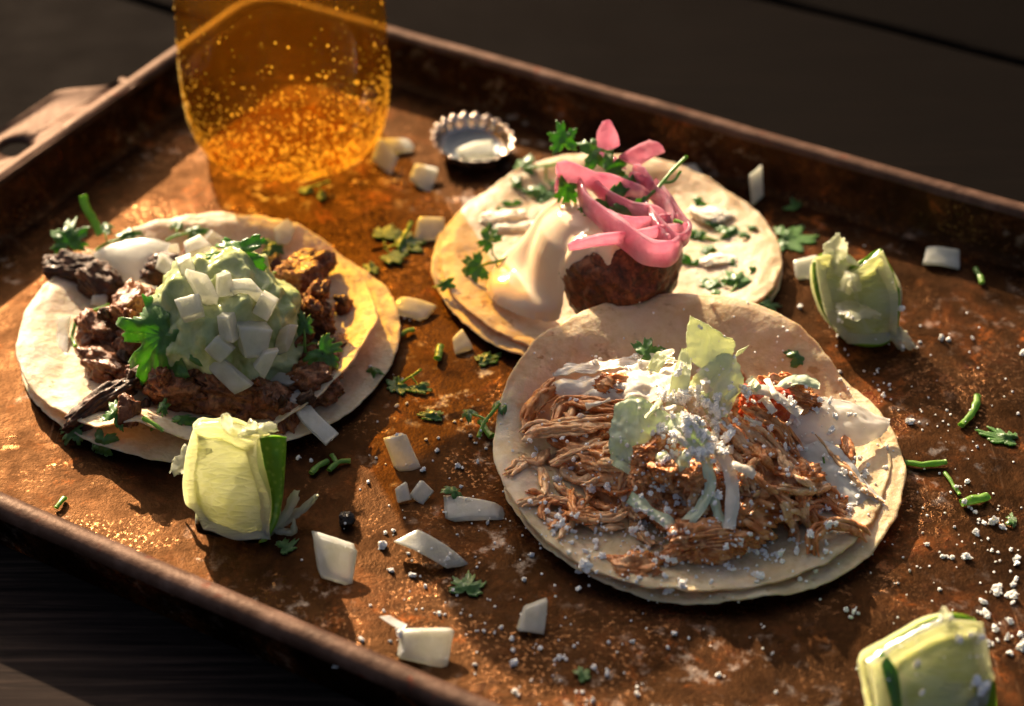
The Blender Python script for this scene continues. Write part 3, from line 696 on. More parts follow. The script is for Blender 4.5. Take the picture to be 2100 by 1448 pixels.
# onion on the salsa and the taco: px, py, half sizes, turn, lean of the flat side, bend, label
onions = [
 (418, 592, (3.9, 5.6, 2.6), 20, (-0.25, -0.75, 0.6), 0.05, 'bright upright onion cube at the top left of the salsa face'),
 (455, 585, (3.6, 4.6, 1.6), 5, (0.6, -0.6, 0.5), 0.0, 'onion slab leaning behind the bright upright onion cube'),
 (400, 632, (6.5, 4.2, 1.8), 15, (-0.1, -0.7, 0.7), 0.1, 'broad translucent onion piece below the bright upright cube'),
 (497, 597, (6.0, 3.4, 1.8), 12, (0.1, -0.7, 0.7), 0.1, 'flat onion piece right of the bright upright cube'),
 (545, 618, (4.6, 4.0, 1.8), -25, (0.4, -0.6, 0.7), 0.0, 'onion piece at the right shoulder of the salsa'),
 (470, 662, (3.0, 4.6, 2.0), 5, (0.1, -0.85, 0.5), 0.0, 'narrow onion cube in the middle of the salsa'),
 (515, 685, (5.6, 5.2, 2.6), -12, (0.15, -0.85, 0.5), 0.0, 'large square onion cube in the middle right of the salsa'),
 (452, 705, (3.4, 5.0, 1.6), 40, (-0.3, -0.8, 0.5), 0.15, 'curved white onion chip below the narrow onion cube'),
 (464, 755, (12.0, 4.6, 1.2), -38, (-0.15, -0.75, 0.65), 0.12, 'long curved onion slice lying across the front of the salsa'),
 (545, 730, (2.8, 6.0, 1.6), -25, (0.2, -0.8, 0.6), 0.1, 'upright onion sliver right of the long curved slice'),
 (575, 690, (3.0, 5.5, 1.8), -20, (0.5, -0.7, 0.6), 0.05, 'onion stick at the right edge of the salsa'),
 (388, 548, (3.6, 4.0, 1.6), 10, (-0.4, -0.6, 0.7), 0.0, 'onion chip at the back left rim of the salsa'),
 (408, 512, (5.0, 4.0, 1.8), 30, (-0.2, -0.3, 1), 0.0, 'onion piece on top of the salsa at the left'),
 (440, 498, (4.2, 4.4, 2.2), 60, (0.1, -0.6, 0.8), 0.0, 'highest onion piece standing on the salsa'),
 (350, 545, (3.2, 4.2, 1.8), 70, (-0.5, -0.4, 0.7), 0.0, 'onion piece low at the left flank of the salsa'),
 (588, 785, (4.8, 3.0, 1.0), -20, (0.1, -0.3, 1), 0.05, 'small pale onion flake on the steak right of the salsa'),
]
for px, py, d, a, n, b, lb in onions:
    jit = np.array([math.sin(px), math.sin(py*1.7), 0.3*math.sin(px+py)])*0.6
    onion(px, py, (d[0]*0.82, d[1]*0.80, d[2]*1.5), a, np.asarray(n)+jit, None, b, lb, 'onion on the steak taco', lift=-0.5*d[2])
def slab(ctrl, t, label, mat=None, m=26, n=12, seed=0, group='onion on the steak taco', name='onion_slice', cat='onion', ruffle=0.2, ragged=0.03):
    return leafsheet(ctrl, mat or M_ONION, name, label, cat, group, t, ruffle, seed, m, n, False, ragged)
slab([[(588, 812, 10), (612, 800, 10)], [(618, 862, 9), (645, 842, 9)], [(668, 912, 6), (694, 890, 6)]], 1.7, 'long onion strip sloping off the front right edge of the steak taco', seed=2)
slab([[(120, 650, 9), (145, 648, 10)], [(116, 690, 6), (140, 690, 6.5)], [(116, 730, 5), (138, 728, 5)]], 1.6, 'upright white onion sliver on the left side of the steak taco', seed=3)
slab([[(165, 540, 8), (250, 575, 9), (320, 580, 10)], [(200, 515, 13), (270, 525, 15), (335, 535, 15)], [(260, 492, 16), (310, 490, 18), (350, 500, 18)]], 1.6, 'broad curved onion layer behind the steak heap', M_ONION_T, 26, 22, 4)
slab([[(300, 500, 16), (365, 500, 16)], [(310, 520, 13), (370, 520, 13)]], 1.5, 'small white onion piece behind the broad curved onion layer', seed=5, m=14)
slab([[(560, 470, 11), (590, 450, 14), (602, 470, 13)], [(568, 500, 9), (590, 500, 9), (598, 490, 10)]], 1.6, 'onion flake leaning on the back edge of the steak taco', seed=6, m=16)
slab([[(190, 606, 11), (222, 604, 11)], [(186, 625, 9), (218, 628, 9)]], 1.8, 'bluish white onion bit between the left steak lumps', seed=7, m=12)
slab([[(308, 590, 13), (322, 588, 14)], [(300, 620, 10), (316, 622, 10)]], 1.6, 'onion bit at the left foot of the salsa', seed=8, m=12)
GL = 'cilantro on the steak taco'
cilantro(352, 688, 21, 225, (-0.15, -0.72, 0.68), 29, 0.02, 2.0, 'large cilantro leaf leaning on the left side of the salsa', GL, lift=2.5, fold=0.05)
cilantro(520, 525, 19, 185, (0.0, -0.65, 0.75), 41, 0.12, 3.0, 'glossy cilantro leaf draped over the top of the salsa', GL, lift=1.6, fold=0.05)
cilantro(548, 520, 8, 5, (0.2, -0.2, 1), None, 0.3, 4.0, 'bright cilantro leaf at the back right top of the salsa', GL, lift=3)
cilantro(625, 690, 7.5, 100, (0.2, -0.7, 0.7), None, 0.3, 5.0, 'cilantro sprig on the right side of the steak taco', GL, leaves=3, lift=2.5)
cilantro(655, 725, 9, -40, (0.2, -0.7, 0.8), None, 0.3, 5.5, 'pale frayed cilantro leaf below the right hand sprig', GL, lift=2.0)
cilantro(235, 870, 9, 60, (0.1, -0.6, 0.8), None, 0.35, 6.0, 'cilantro leaf beside the long dark steak strip', GL, lift=2)
cilantro(215, 905, 10, 245, (-0.2, -0.7, 0.7), None, 0.35, 6.6, 'cilantro leaf hanging over the front left tortilla edge', GL, lift=2)
cilantro(165, 885, 8, 170, (0.0, -0.5, 0.8), None, 0.3, 7.0, 'small bright cilantro leaf at the tip of the dark steak strip', GL, lift=1.5)
cilantro(365, 868, 7, 20, (0, -0.5, 0.8), None, 0.4, 8.0, 'dark cilantro sprig on the tortilla front behind the lime', GL, leaves=2, lift=1)
cilantro(140, 505, 10, 95, (-0.2, -0.8, 0.5), 11, 0.25, 9.0, 'upright grey green cilantro leaf at the back left tortilla edge', GL, lift=0)
cilantro(250, 488, 8, 30, (0, -0.4, 0.9), 13, 0.2, 9.5, 'cilantro sprig lying along the back edge of the steak taco', GL, leaves=3, lift=0)
cilantro(390, 478, 7, 20, (0, -0.3, 0.9), 12, 0.3, 10.2, 'thin cilantro sprig at the back edge behind the salsa', GL, leaves=2, lift=0)
stalk([(205, 480, 14), (185, 440, 20), (168, 400, 26)], 1.9, 'thick bright green stem standing up behind the steak taco', 'herb stems')
stalk([(293, 860, None), (310, 872, None), (335, 884, None)], 0.9, 'thin dark stem on the front of the steak tortilla', 'herb stems')
stalk([(225, 625, 13), (165, 650, 9), (148, 690, 6.5), (155, 710, 6.2)], 0.9, 'curved green stem at the left end of the steak heap', 'herb stems')
stalk([(560, 560, 18), (590, 555, 16), (598, 590, 14)], 0.6, 'thin pale stem curling down the right flank of the salsa', 'herb stems')

# ------------------------------------------------------------------ fried ball taco (back)
BC = (35.0, 50.0)
def z_bl(x, y):
    rr = np.hypot(x-BC[0], y-BC[1]); return 1.6+1.6*sstep(0.78, 1.0, rr/62)+2.5*sstep(40, 60, y-BC[1])
def z_bu(x, y):
    dx, dy = x-BC[0], y-BC[1]; rr = np.hypot(dx, dy)
    return 3.9+2.0*sstep(0.72, 1.0, rr/60)+8.5*sstep(-34, -54, dy)*sstep(-30, 12, dx)*(1-0.7*sstep(22, 48, dx))+4*sstep(40, 60, dy)+1.3*np.sin(dx*0.11+1)*sstep(-20, -50, dy)
tortilla('corn_tortilla', (BC[0]-0.5, BC[1]-1), 62.8, z_bl, 3.0, M_TORT_B, 'lower of the two tortillas under the fried ball taco at the back', 'tortillas of the tacos', rf=lambda t: 1-0.13*np.exp(-((t-5.25)/0.5)**2))
tortilla('corn_tortilla', (BC[0]+0.5, BC[1]+1), 61.5, z_bu, 4.0, M_TORT_B, 'upper tortilla of the fried ball taco, lip curled up in front', 'tortillas of the tacos', rf=lambda t: 1-0.16*np.exp(-((t-5.2)/0.5)**2))
n0 = len(TREES)-1
ball = chunk('fried_ball', (37.5, 22, 21), (22, 20.5, 19.5), (0.2, 0.1, 0.3), 5.5, M_BALL, 'dark brown fried ball half covered by pale cream sauce', 'fried ball', None, 5, 0.07, 1.0, 0.0, lump=0.4)
mounds = []                                  # the cream is piled up behind and beside the ball
for pr, c in (([(0.01, 40), (4, 39.5), (8, 36), (12, 29), (16, 21), (21, 12), (27, 5)], (20, 43, 0)), ([(0.01, 11), (8, 10.5), (14, 9), (20, 6.5), (26, 4.5)], (7, 24, 0)), ([(0.01, 37), (9, 35), (15, 29), (17.5, 22), (19, 14), (20, 5)], (25, 29, 0))):
    mv, mf = lathe(pr, 48, c); mounds.append(BVHTree.FromPolygons([Vector(q) for q in mv], mf))
base_trees = TREES[n0:]+mounds
def base_z(x, y):
    b = 0.0
    for t in base_trees:
        h = t.ray_cast(Vector((x, y, 90)), Vector((0, 0, -1)))
        if h[0] is not None: b = max(b, h[0].z)
    return b
def pour(name, poly, box, th, mat, label, cat, step=0.55, blur=26, rnd=26.0):
    """thick sauce lying over what is there, inside an outline"""
    xs = np.arange(box[0], box[1], step); ys = np.arange(box[2], box[3], step)
    H = np.array([[base_z(x, y) for y in ys] for x in xs])
    Hs = np.pad(H, 1, 'edge')
    for _ in range(blur):
        Hs[1:-1, 1:-1] = (Hs[1:-1, 1:-1]*2+Hs[:-2, 1:-1]+Hs[2:, 1:-1]+Hs[1:-1, :-2]+Hs[1:-1, 2:])/6
    Hs = np.maximum(Hs[1:-1, 1:-1], H*0.999)
    X, Y = np.meshgrid(xs, ys, indexing='ij'); Pw = v3(X, Y, Hs+th*0.5)-CAM
    dz = Pw@FW; px = PW/2+FPX*Pw[..., 0]/dz; py = PH/2-FPX*(Pw@UPV)/dz
    Q = crom(np.array(list(poly)+[poly[0]], float), 160); D = np.full(px.shape, 1e9); inside = np.zeros(px.shape, bool)
    for a, b in zip(Q[:-1], Q[1:]):
        e = b-a; t = np.clip(((px-a[0])*e[0]+(py-a[1])*e[1])/(e@e+1e-9), 0, 1)
        D = np.minimum(D, np.hypot(px-a[0]-t*e[0], py-a[1]-t*e[1]))
        c = ((a[1] > py) != (b[1] > py)); xi = a[0]+(py-a[1])*(b[0]-a[0])/(b[1]-a[1]+1e-12)
        inside ^= c & (px < xi)
    d = np.pad(np.where(inside, D, -D), 1, 'edge')
    for _ in range(14): d[1:-1, 1:-1] = (d[1:-1, 1:-1]*2+d[:-2, 1:-1]+d[2:, 1:-1]+d[1:-1, :-2]+d[1:-1, 2:])/6
    d = d[1:-1, 1:-1]
    k = np.sqrt(np.clip(1-(1-np.clip(d/rnd, 0, 1))**2, 0, 1))
    Z = Hs+th*k*(1+0.25*fbm(v3(X*0.06, Y*0.06, 0*X), 2))-0.6*(d < 0)
    m, n = X.shape; ok = d > -4
    F = [q for q in gridF(m, n) if all(ok.flat[a] for a in q)]
    used = sorted({a for q in F for a in q}); mp = {a: i for i, a in enumerate(used)}
    V = v3(X, Y, Z).reshape(-1, 3)[used]; F = [tuple(mp[a] for a in q) for q in F]
    return add(name, V, F, mat, label=label, cat=cat)
pour('cream_sauce', [(1168, 392), (1215, 430), (1270, 470), (1290, 500), (1262, 505), (1250, 545), (1228, 512), (1190, 522), (1152, 560), (1142, 590), (1152, 625), (1140, 645), (1085, 640), (1040, 622), (1008, 602), (1000, 570), (1030, 520), (1075, 480), (1110, 430)],
     (-16, 52, -4, 66), 3.4, M_CREMA, 'pale chipotle cream poured over the left of the fried ball', 'sauce')
PK = 'pickled onion on the back taco'
def pickle(pts, w, h, label, twist=0.0, n=40, tip=0.6):
    P_ = crom(np.array([at(*p) for p in pts]), n); s = np.linspace(0, 1, n)
    e = np.minimum(1, tip+(1-tip)*np.minimum(s, 1-s)*8)*(1+0.12*pn(P_*0.12))
    V, F = tube(P_, w*e*0.8, h*e*1.0, 18, 0.35, pts[0][0], twist, 2.6)
    return add('pickled_onion', V, F, M_PINK, label=label, cat='pickled onion', group=PK)
pickle([(1142, 345, 50), (1185, 358, 50), (1240, 378, 48), (1290, 392, 47), (1332, 408, 45)], 1.5, 3.6, 'thick pink onion strip across the top of the back taco', 0.3)
pickle([(1188, 372, 47), (1200, 415, 46), (1240, 450, 46), (1290, 490, 46), (1335, 518, 45), (1378, 518, 43), (1398, 495, 42)], 1.5, 4.2, 'longest pink onion strip looping down over the fried ball', 0.5)
pickle([(1166, 508, 44), (1200, 498, 45), (1260, 488, 46), (1330, 478, 46), (1390, 470, 44), (1416, 466, 43)], 1.3, 2.1, 'thin pink onion strip lying across the cream toward the right', 0.2)
pickle([(1300, 345, 50), (1320, 365, 49), (1335, 390, 47)], 1.4, 2.8, 'short pink onion strip hanging below the petal pieces', 0.4)
pickle([(1320, 420, 45), (1350, 460, 45), (1385, 495, 43), (1412, 478, 42), (1395, 450, 42), (1368, 410, 43), (1345, 372, 45)], 1.3, 3.2, 'pink onion loop at the right of the back taco', 0.6)
pickle([(1330, 440, 44), (1350, 480, 44), (1370, 505, 43)], 1.2, 3.6, 'broad pink onion piece inside the loop', 0.2)
pickle([(1150, 350, 48), (1142, 375, 46), (1140, 395, 44)], 0.8, 0.9, 'thin pink onion end hanging left over the cream', 0.0)
pickle([(1200, 352, 48), (1235, 395, 47), (1290, 425, 46), (1345, 440, 45), (1380, 470, 43)], 1.0, 2.6, 'pink onion strip under the thick strip bending to the right', 0.8)
pickle([(1290, 360, 49), (1330, 385, 47), (1365, 425, 45), (1375, 470, 43)], 1.0, 2.8, 'wide pink onion strip along the right of the bunch', 0.5)
pickle([(1230, 430, 46), (1280, 455, 46), (1330, 455, 45), (1390, 445, 44)], 0.9, 2.2, 'pale pink onion strip crossing behind the longest strip', 0.4)
def petal(ctrl, label, seed):
    return leafsheet(ctrl, M_PINK, 'pickled_onion', label, 'pickled onion', PK, 2.4, 0.5, seed, 26, 16, False, 0.04)
petal([[(1228, 300, 53), (1250, 308, 53), (1270, 298, 52)], [(1225, 275, 57), (1248, 275, 58), (1265, 275, 57)], [(1236, 250, 61), (1246, 246, 62), (1252, 250, 61)]], 'upright pink onion petal standing highest on the back taco', 1)
petal([[(1268, 322, 52), (1290, 335, 50), (1312, 340, 49)], [(1295, 305, 53), (1318, 312, 52), (1335, 325, 50)], [(1330, 288, 54), (1352, 296, 53), (1364, 312, 51)]], 'second pink onion petal pointing right', 2)
petal([[(1228, 312, 51), (1262, 325, 50)], [(1250, 335, 48), (1285, 348, 47)]], 'pink onion root joining the two petals', 3)
GB = 'cilantro on the back taco'
cilantro(1157, 300, 9, 100, (0.0, -0.8, 0.5), 52, 0.2, 11.0, 'bright backlit cilantro leaf at the top left of the pink onions', GB, lift=0)
cilantro(1205, 318, 10, 15, (0, -0.6, 0.8), 50, 0.2, 12.0, 'silvery cilantro leaf behind the pink onion petals', GB, lift=0)
cilantro(1240, 350, 10, -20, (0, -0.7, 0.7), 48, 0.2, 12.5, 'pale cilantro leaf between the petals and the thick onion strip', GB, lift=0)
cilantro(1165, 375, 11, 265, (0, -0.9, 0.4), 46, 0.1, 13.0, 'dark cilantro leaf hanging below the thick onion strip', GB, lift=0)
cilantro(1240, 410, 13, 300, (0.1, -0.85, 0.45), 46, 0.15, 14.0, 'dark cilantro leaf between the two long onion strips', GB, lift=0)
cilantro(1290, 430, 14, 285, (0.1, -0.85, 0.45), 45, 0.1, 14.5, 'large dark cilantro leaf over the fried ball', GB, lift=0)
cilantro(1282, 378, 9, 10, (0, -0.8, 0.5), 48, 0.2, 15.0, 'cilantro leaf under the second petal', GB, lift=0)
stalk([(1318, 412, 46), (1350, 385, 48), (1378, 350, 51), (1408, 320, 53)], 0.8, 'forked thin stem sticking out to the upper right of the back taco', 'herb stems')
stalk([(1362, 375, 49), (1380, 372, 49), (1396, 352, 50)], 0.7, 'short side stem of the forked thin stem', 'herb stems')
cilantro(985, 545, 9, 200, (-0.2, -0.7, 0.7), 10, 0.2, 16.0, 'olive cilantro sprig at the left edge of the back taco', GB, leaves=3, lift=0)
cilantro(925, 580, 7, 190, (-0.2, -0.7, 0.7), 8, 0.2, 16.5, 'olive cilantro leaf hanging over the left tortilla edge', GB, lift=0)
cilantro(1010, 455, 8, 60, (0, -0.4, 0.9), None, 0.3, 17.0, 'small cilantro leaf behind the cream on the back taco', GB)
cilantro(1100, 410, 9, 20, (0, -0.4, 0.9), None, 0.3, 17.5, 'cilantro leaf behind the cream near the pink onions', GB)
cilantro(1440, 490, 8, 170, (0, -0.5, 0.9), None, 0.3, 18.0, 'cilantro leaf right of the onion loop', GB, leaves=2)
cilantro(1485, 485, 10, 10, (0, -0.5, 0.9), None, 0.3, 18.5, 'pale cut cilantro leaf on the right half of the back taco', GB)
cilantro(1510, 590, 9, 60, (0, -0.5, 0.9), None, 0.4, 19.0, 'dark cilantro sprig on the right front of the back taco', GB, leaves=3)
cilantro(1470, 622, 9, 190, (0, -0.5, 0.9), None, 0.3, 19.5, 'dark cilantro leaf beside the curled lip of the back taco', GB)
cilantro(1560, 635, 9, 30, (0, -0.4, 0.9), None, 0.3, 20.0, 'cilantro leaf on the right edge of the back tortilla', GB)
cilantro(1420, 540, 9, 250, (0, -0.6, 0.8), None, 0.3, 20.5, 'cilantro leaf at the foot of the fried ball on the right', GB)
stalk([(1383, 452, 46), (1400, 458, 46)], 0.9, 'short green stem lying in the pink onion loop', 'herb stems')
stalk([(1440, 435, None), (1475, 455, None)], 0.8, 'green stem on the back right of the back tortilla', 'herb stems')
M_CURD = wet_material('white_cabbage_crumb', (0.66, 0.56, 0.40), (0.78, 0.70, 0.56), 260, 0.5, 0.35, (1, 0.8, 0.6), 0.002, 0.0012)
curds = [(1030, 445, (11, 5, 2.4), 15), (1085, 430, (9, 5, 2.6), 25), (1060, 470, (10, 5, 2.2), 10), (1455, 440, (10, 6, 2.0), -20), (1510, 465, (12, 6, 2.2), -25), (1470, 540, (9, 5, 2.2), 10), (1540, 520, (10, 7, 2.0), -40), (1460, 580, (11, 6, 2.4), 5), (1570, 570, (7, 6, 1.8), -60), (1350, 625, (10, 4, 3.0), 20), (1000, 500, (8, 5, 2.0), 30)]
for i, (px, py, sz, a) in enumerate(curds):
    if i in (1, 4, 6, 7, 8, 10): continue
    sz = (sz[0]*0.8, sz[1]*0.7, sz[2]*0.8)
    p, n = hit(px, py); p[2] = min(p[2], 9)
    chunk('cabbage_shred', p+np.array([0, 0, 0.3]), sz, (0, 0, math.radians(a)), 30+i*1.9, M_CURD, 'lumpy white cabbage shred on the back tortilla', 'cabbage', 'white shreds on the back tortilla', 4, 0.35, 0.9, 0.12)

for k, (px, py) in enumerate([(1425, 420), (1465, 470), (1530, 490), (1455, 520), (1575, 610), (1505, 545), (1080, 395), (1050, 420), (1000, 470), (1540, 560)]):
    cilantro(px, py, 5.0+1.5*math.sin(k*2), 40*k, (0.3*math.sin(k), -0.5, 0.8), None, 0.4, 60+k*1.7, 'tiny chopped cilantro bit on the back tortilla', 'chopped cilantro bits on the back tortilla', lift=0.8)

# ------------------------------------------------------------------ chicken taco (front right)
FC = (58.0, -60.0)
def z_fl(x, y):
    dx, dy = x-FC[0], y-FC[1]; rr = np.hypot(dx, dy)
    return 1.7+1.8*sstep(0.8, 1, rr/64)+9*sstep(28, 62, dy)+1.0*np.sin(dx*0.12)*sstep(-40, -62, dy)+2.0*sstep(45, 64, dx)
def z_fu(x, y):
    dx, dy = x-FC[0], y-FC[1]; rr = np.hypot(dx, dy)
    return 4.0+2.2*sstep(0.75, 1, rr/62)+15.5*sstep(12, 60, dy-0.12*dx)+2.5*sstep(-40, -60, dx)
tortilla('corn_tortilla', (FC[0]+2.2, FC[1]-1.2), 63.5, z_fl, 5.0, M_TORT_C, 'lower of the two tortillas under the chicken taco in front', 'tortillas of the tacos')
tortilla('corn_tortilla', (FC[0]-0.5, FC[1]+0.8), 63.2, z_fu, 6.0, M_TORT_C, 'upper tortilla of the chicken taco, dusted with cheese, back edge raised', 'tortillas of the tacos',
         rf=lambda t: 1-0.07*np.exp(-((t-0.35)/0.4)**2)-0.035*np.exp(-((t-5.9)/0.5)**2))
core = chunk('chicken_heap', (50, -71, 7.0), (43, 23, 14.5), (0.0, -0.04, math.radians(-21)), 41.0, M_CHICK, 'heap of shredded chicken in red sauce on the front taco', 'chicken', None, 5, 0.30, 0.95, 0.10)
CG = 'chicken shreds of the front taco'
def shred(pts, w, h, label=None, pale=False, n=34, twist=0.6, ridge=0.55, ends=0.25, on=False):
    Q = np.array([at(*p) if p[2] is not None else hit(p[0], p[1])[0]+np.array([0, 0, 0.5*h]) for p in pts])
    P_ = crom(Q, n); s = np.linspace(0, 1, n); sd = pts[0][0]*0.13+pts[0][1]*0.07
    P_ = P_+0.5*v3(pn(P_*0.25+sd), pn(P_*0.25+sd+5), 0.6*pn(P_*0.25+sd+9))
    e = np.minimum(1, ends+(1-ends)*np.minimum(s/0.22, (1-s)/0.30))*(1+0.22*pn(P_*0.22+sd))
    g = np.random.default_rng(int(abs(sd)*100)); T, N, B = frames(P_)
    parts = [tube(P_, w*0.62*e, h*0.7*e, 14, ridge, sd, twist, 2.2)]
    nf = int(4+w*3)
    for q in range(nf):                       # the muscle fibres that make up the shred
        a0, b0 = g.uniform(-1, 1)*w*0.85, g.uniform(-0.3, 1)*h*0.8
        i0, i1 = int(g.integers(0, n//3)), int(g.integers(2*n//3, n)); sl = slice(i0, i1)
        fan = 1+0.9*np.abs(s[sl]-0.5)[:, None]*g.uniform(0.2, 1.6)
        seg = P_[sl]+(B[sl]*a0+N[sl]*b0)*fan+0.7*v3(pn(P_[sl]*0.3+q*3), pn(P_[sl]*0.35+q*3+7), pn(P_[sl]*0.35+q*3+11))
        k = len(seg); ee = np.minimum(1, 0.35+np.minimum(np.arange(k), np.arange(k)[::-1])/4)
        parts.append(tube(seg, g.uniform(0.35, 0.95)*ee*(1+0.35*pn(seg*0.5+q)), seg=8))
    V, F = join(parts)
    return add('chicken_shred', V, F, M_CHICK_PALE if pale else M_CHICK, label=label or 'strand of shredded chicken in the heap on the front taco', cat='chicken', group=CG)
g6 = np.random.default_rng(66)
def inheap(px, py):
    x, y = (px-1390)/330, (py-965)/200
    return x*x+y*y < 0.92
cnt = 0
while cnt < 100:
    px, py = g6.uniform(1070, 1710), g6.uniform(770, 1170)
    if not inheap(px, py) or py > 1085: continue
    if px < 1330: a = math.radians(g6.normal(12, 32))+math.pi
    elif px < 1480: a = math.radians(g6.normal(-100, 60))
    else: a = math.radians(g6.normal(-48, 32))
    L = g6.uniform(55, 150); bend = g6.normal(0, 0.8); pts = []
    for k in (-0.5, -0.17, 0.17, 0.5):
        aa = a+bend*k
        X, Y = px+L*k*math.cos(aa), py-L*k*math.sin(aa)
        h, nn = hit(X, Y); pts.append((X, Y, max(h[2], 5.0)+g6.uniform(0.1, 1.0)))
    shred(pts, g6.uniform(0.7, 1.9), g6.uniform(0.6, 1.1), pale=g6.random() < 0.5); cnt += 1
for pts, w, h, pale, lb in [
 ([(1260, 872, 21), (1170, 880, 15), (1105, 885, 11), (1072, 905, 9)], 3.4, 2.2, True, 'thick pale chicken shred at the left end of the front heap'),
 ([(1250, 905, 18), (1185, 930, 12), (1128, 950, 8)], 3.2, 1.8, True, 'pale split chicken shred below the thick left one'),
 ([(1150, 790, 17), (1112, 815, 14), (1085, 850, 11), (1076, 885, 9)], 3.6, 2.6, False, 'red brown chicken shred curling at the back left of the heap'),
 ([(1310, 850, 23), (1230, 835, 19), (1160, 830, 15), (1140, 870, 13)], 2.8, 2.2, False, 'sauced chicken shred bending over the left slope'),
 ([(1330, 960, 18), (1260, 965, 13), (1185, 985, 8)], 4.2, 2.4, True, 'flat chicken shred on the left front slope'),
 ([(1340, 1000, 15), (1270, 985, 11), (1190, 955, 9)], 3.0, 1.8, False, 'sauced shred below the flat chicken shred'),
 ([(1470, 862, 25), (1530, 920, 20), (1590, 990, 13), (1632, 1070, 7)], 3.2, 2.0, True, 'long pale chicken shred falling down the right front'),
 ([(1500, 855, 26), (1575, 915, 20), (1640, 985, 12), (1650, 1030, 8)], 2.4, 1.8, True, 'long chicken shred beside the translucent onion sheet'),
 ([(1455, 890, 24), (1490, 950, 18), (1530, 1020, 11)], 1.6, 1.3, True, 'thin pale chicken fibre in the middle of the heap'),
 ([(1475, 900, 23), (1520, 980, 15), (1540, 1050, 8)], 1.5, 1.3, True, 'thin pale chicken fibre right of the middle'),
 ([(1520, 835, 26), (1590, 875, 22), (1640, 940, 14)], 3.2, 2.6, False, 'sauced shred under the tomato piece'),
 ([(1440, 1040, 12), (1510, 1015, 12), (1590, 1035, 9)], 3.0, 2.2, False, 'sauced shred lying across the front of the heap'),
 ([(1490, 1090, 9), (1560, 1065, 9), (1640, 1040, 8), (1690, 1030, 6.5)], 2.6, 2.0, False, 'sauced shred reaching toward the curled strand'),
 ([(1672, 1150, 5.5), (1668, 1105, 8.5), (1700, 1078, 9.5), (1745, 1085, 8), (1778, 1112, 5.8)], 1.9, 1.7, False, 'curled chicken strand lying alone on the right front of the tortilla'),
 ([(1680, 1010, 8), (1715, 1035, 6.5), (1740, 1040, 6)], 2.2, 1.6, False, 'short sauced shred under the lower onion sheet'),
 ([(1350, 900, 22), (1390, 950, 18), (1430, 990, 14)], 2.6, 2.0, False, 'sauced shred below the left lettuce leaf')]:
    shred(pts, w, h, lb, pale)
chunk('chicken_lump', at(1455, 1112, 8), (14, 8, 6.5), (0.1, 0.1, 0.1), 51, M_CHICK, 'rough chicken lump at the very front of the heap', 'chicken', CG, 5, 0.34, 0.85, 0.2)
chunk('chicken_lump', at(1385, 1060, 9), (7, 6, 5), (0.1, 0.3, 0.6), 52, M_CHICK, 'small chicken lump left of the front one', 'chicken', CG, 4, 0.34, 0.85, 0.2)
chunk('chicken_lump', at(1620, 815, 18), (9, 6, 5), (0.1, 0.3, 0.2), 53, M_CHICK, 'crumbly orange chicken bit at the back right of the heap', 'chicken', CG, 5, 0.5, 0.8, 0.2)
chunk('chicken_lump', at(1275, 795, 21), (7, 4.5, 4), (0.1, 0.1, 0.2), 54, M_CHICK, 'orange chicken bit between the white cabbage strips', 'chicken', CG, 4, 0.4, 0.85, 0.2)
chunk('tomato_piece', at(1572, 825, 23), (9, 6.5, 5), (0.3, 0.1, -0.2), 55, M_TOMATO, 'red tomato piece on the right shoulder of the chicken', 'tomato', None, 4, 0.22, 0.85, 0.03)
LG = 'lettuce and cabbage of the front taco'
g8 = np.random.default_rng(88)
def salad(ctrl, mat, label, t=0.6, ruffle=0.9, seed=0, m=40, n=30, name='lettuce_leaf', cat='lettuce', ragged=0.07):
    return leafsheet(ctrl, mat, name, label, cat, LG, t, ruffle*1.5, seed, m, n, True, ragged)
salad([[(1125, 790, 15), (1230, 765, 21), (1330, 742, 26), (1405, 732, 29)], [(1150, 812, 15), (1250, 790, 22), (1345, 775, 28), (1405, 780, 30)], [(1215, 840, 16), (1290, 832, 22), (1360, 825, 27), (1405, 835, 28)]], M_CABB, 'broad white cabbage sheet over the back left of the chicken', 0.7, 1.6, 1, name='cabbage_leaf', cat='cabbage')
salad([[(1130, 770, 17), (1160, 745, 19)], [(1250, 760, 23), (1270, 735, 24)], [(1380, 745, 28), (1385, 720, 29)]], M_CABB, 'narrow white cabbage strip along the back of the heap', 0.7, 1.0, 2, 40, 12, 'cabbage_leaf', 'cabbage')
salad([[(1325, 755, 29), (1345, 725, 31), (1360, 728, 31)], [(1350, 765, 28), (1368, 740, 31), (1385, 735, 32)]], M_LETT, 'small pale lettuce tip behind the upright leaf', 0.6, 0.7, 3, 16, 16)
salad([[(1362, 845, 26), (1400, 848, 26)], [(1378, 775, 33), (1416, 775, 34)], [(1398, 715, 38), (1418, 716, 38)]], M_LETT, 'pale lettuce strip leaning left of the upright leaf', 0.7, 0.7, 4, 30, 14)
salad([[(1416, 742, 36), (1455, 757, 34), (1502, 735, 35)], [(1408, 700, 43), (1455, 700, 42), (1508, 705, 40)], [(1416, 648, 51), (1446, 664, 48), (1490, 690, 44)]], M_LETT, 'upright yellow green lettuce leaf standing highest on the front taco', 0.7, 0.8, 5)
salad([[(1408, 790, 28), (1440, 835, 26), (1463, 892, 22)], [(1432, 762, 35), (1470, 790, 32), (1492, 850, 26)], [(1480, 722, 38), (1514, 742, 35), (1528, 795, 29)]], M_LETT, 'pale lettuce leaf folded below the upright leaf', 0.7, 1.1, 6)
salad([[(1505, 735, 35), (1512, 720, 37)], [(1525, 722, 36), (1536, 708, 37)]], M_LETT, 'tiny bright lettuce tip right of the upright leaf', 0.6, 0.3, 7, 12, 8)
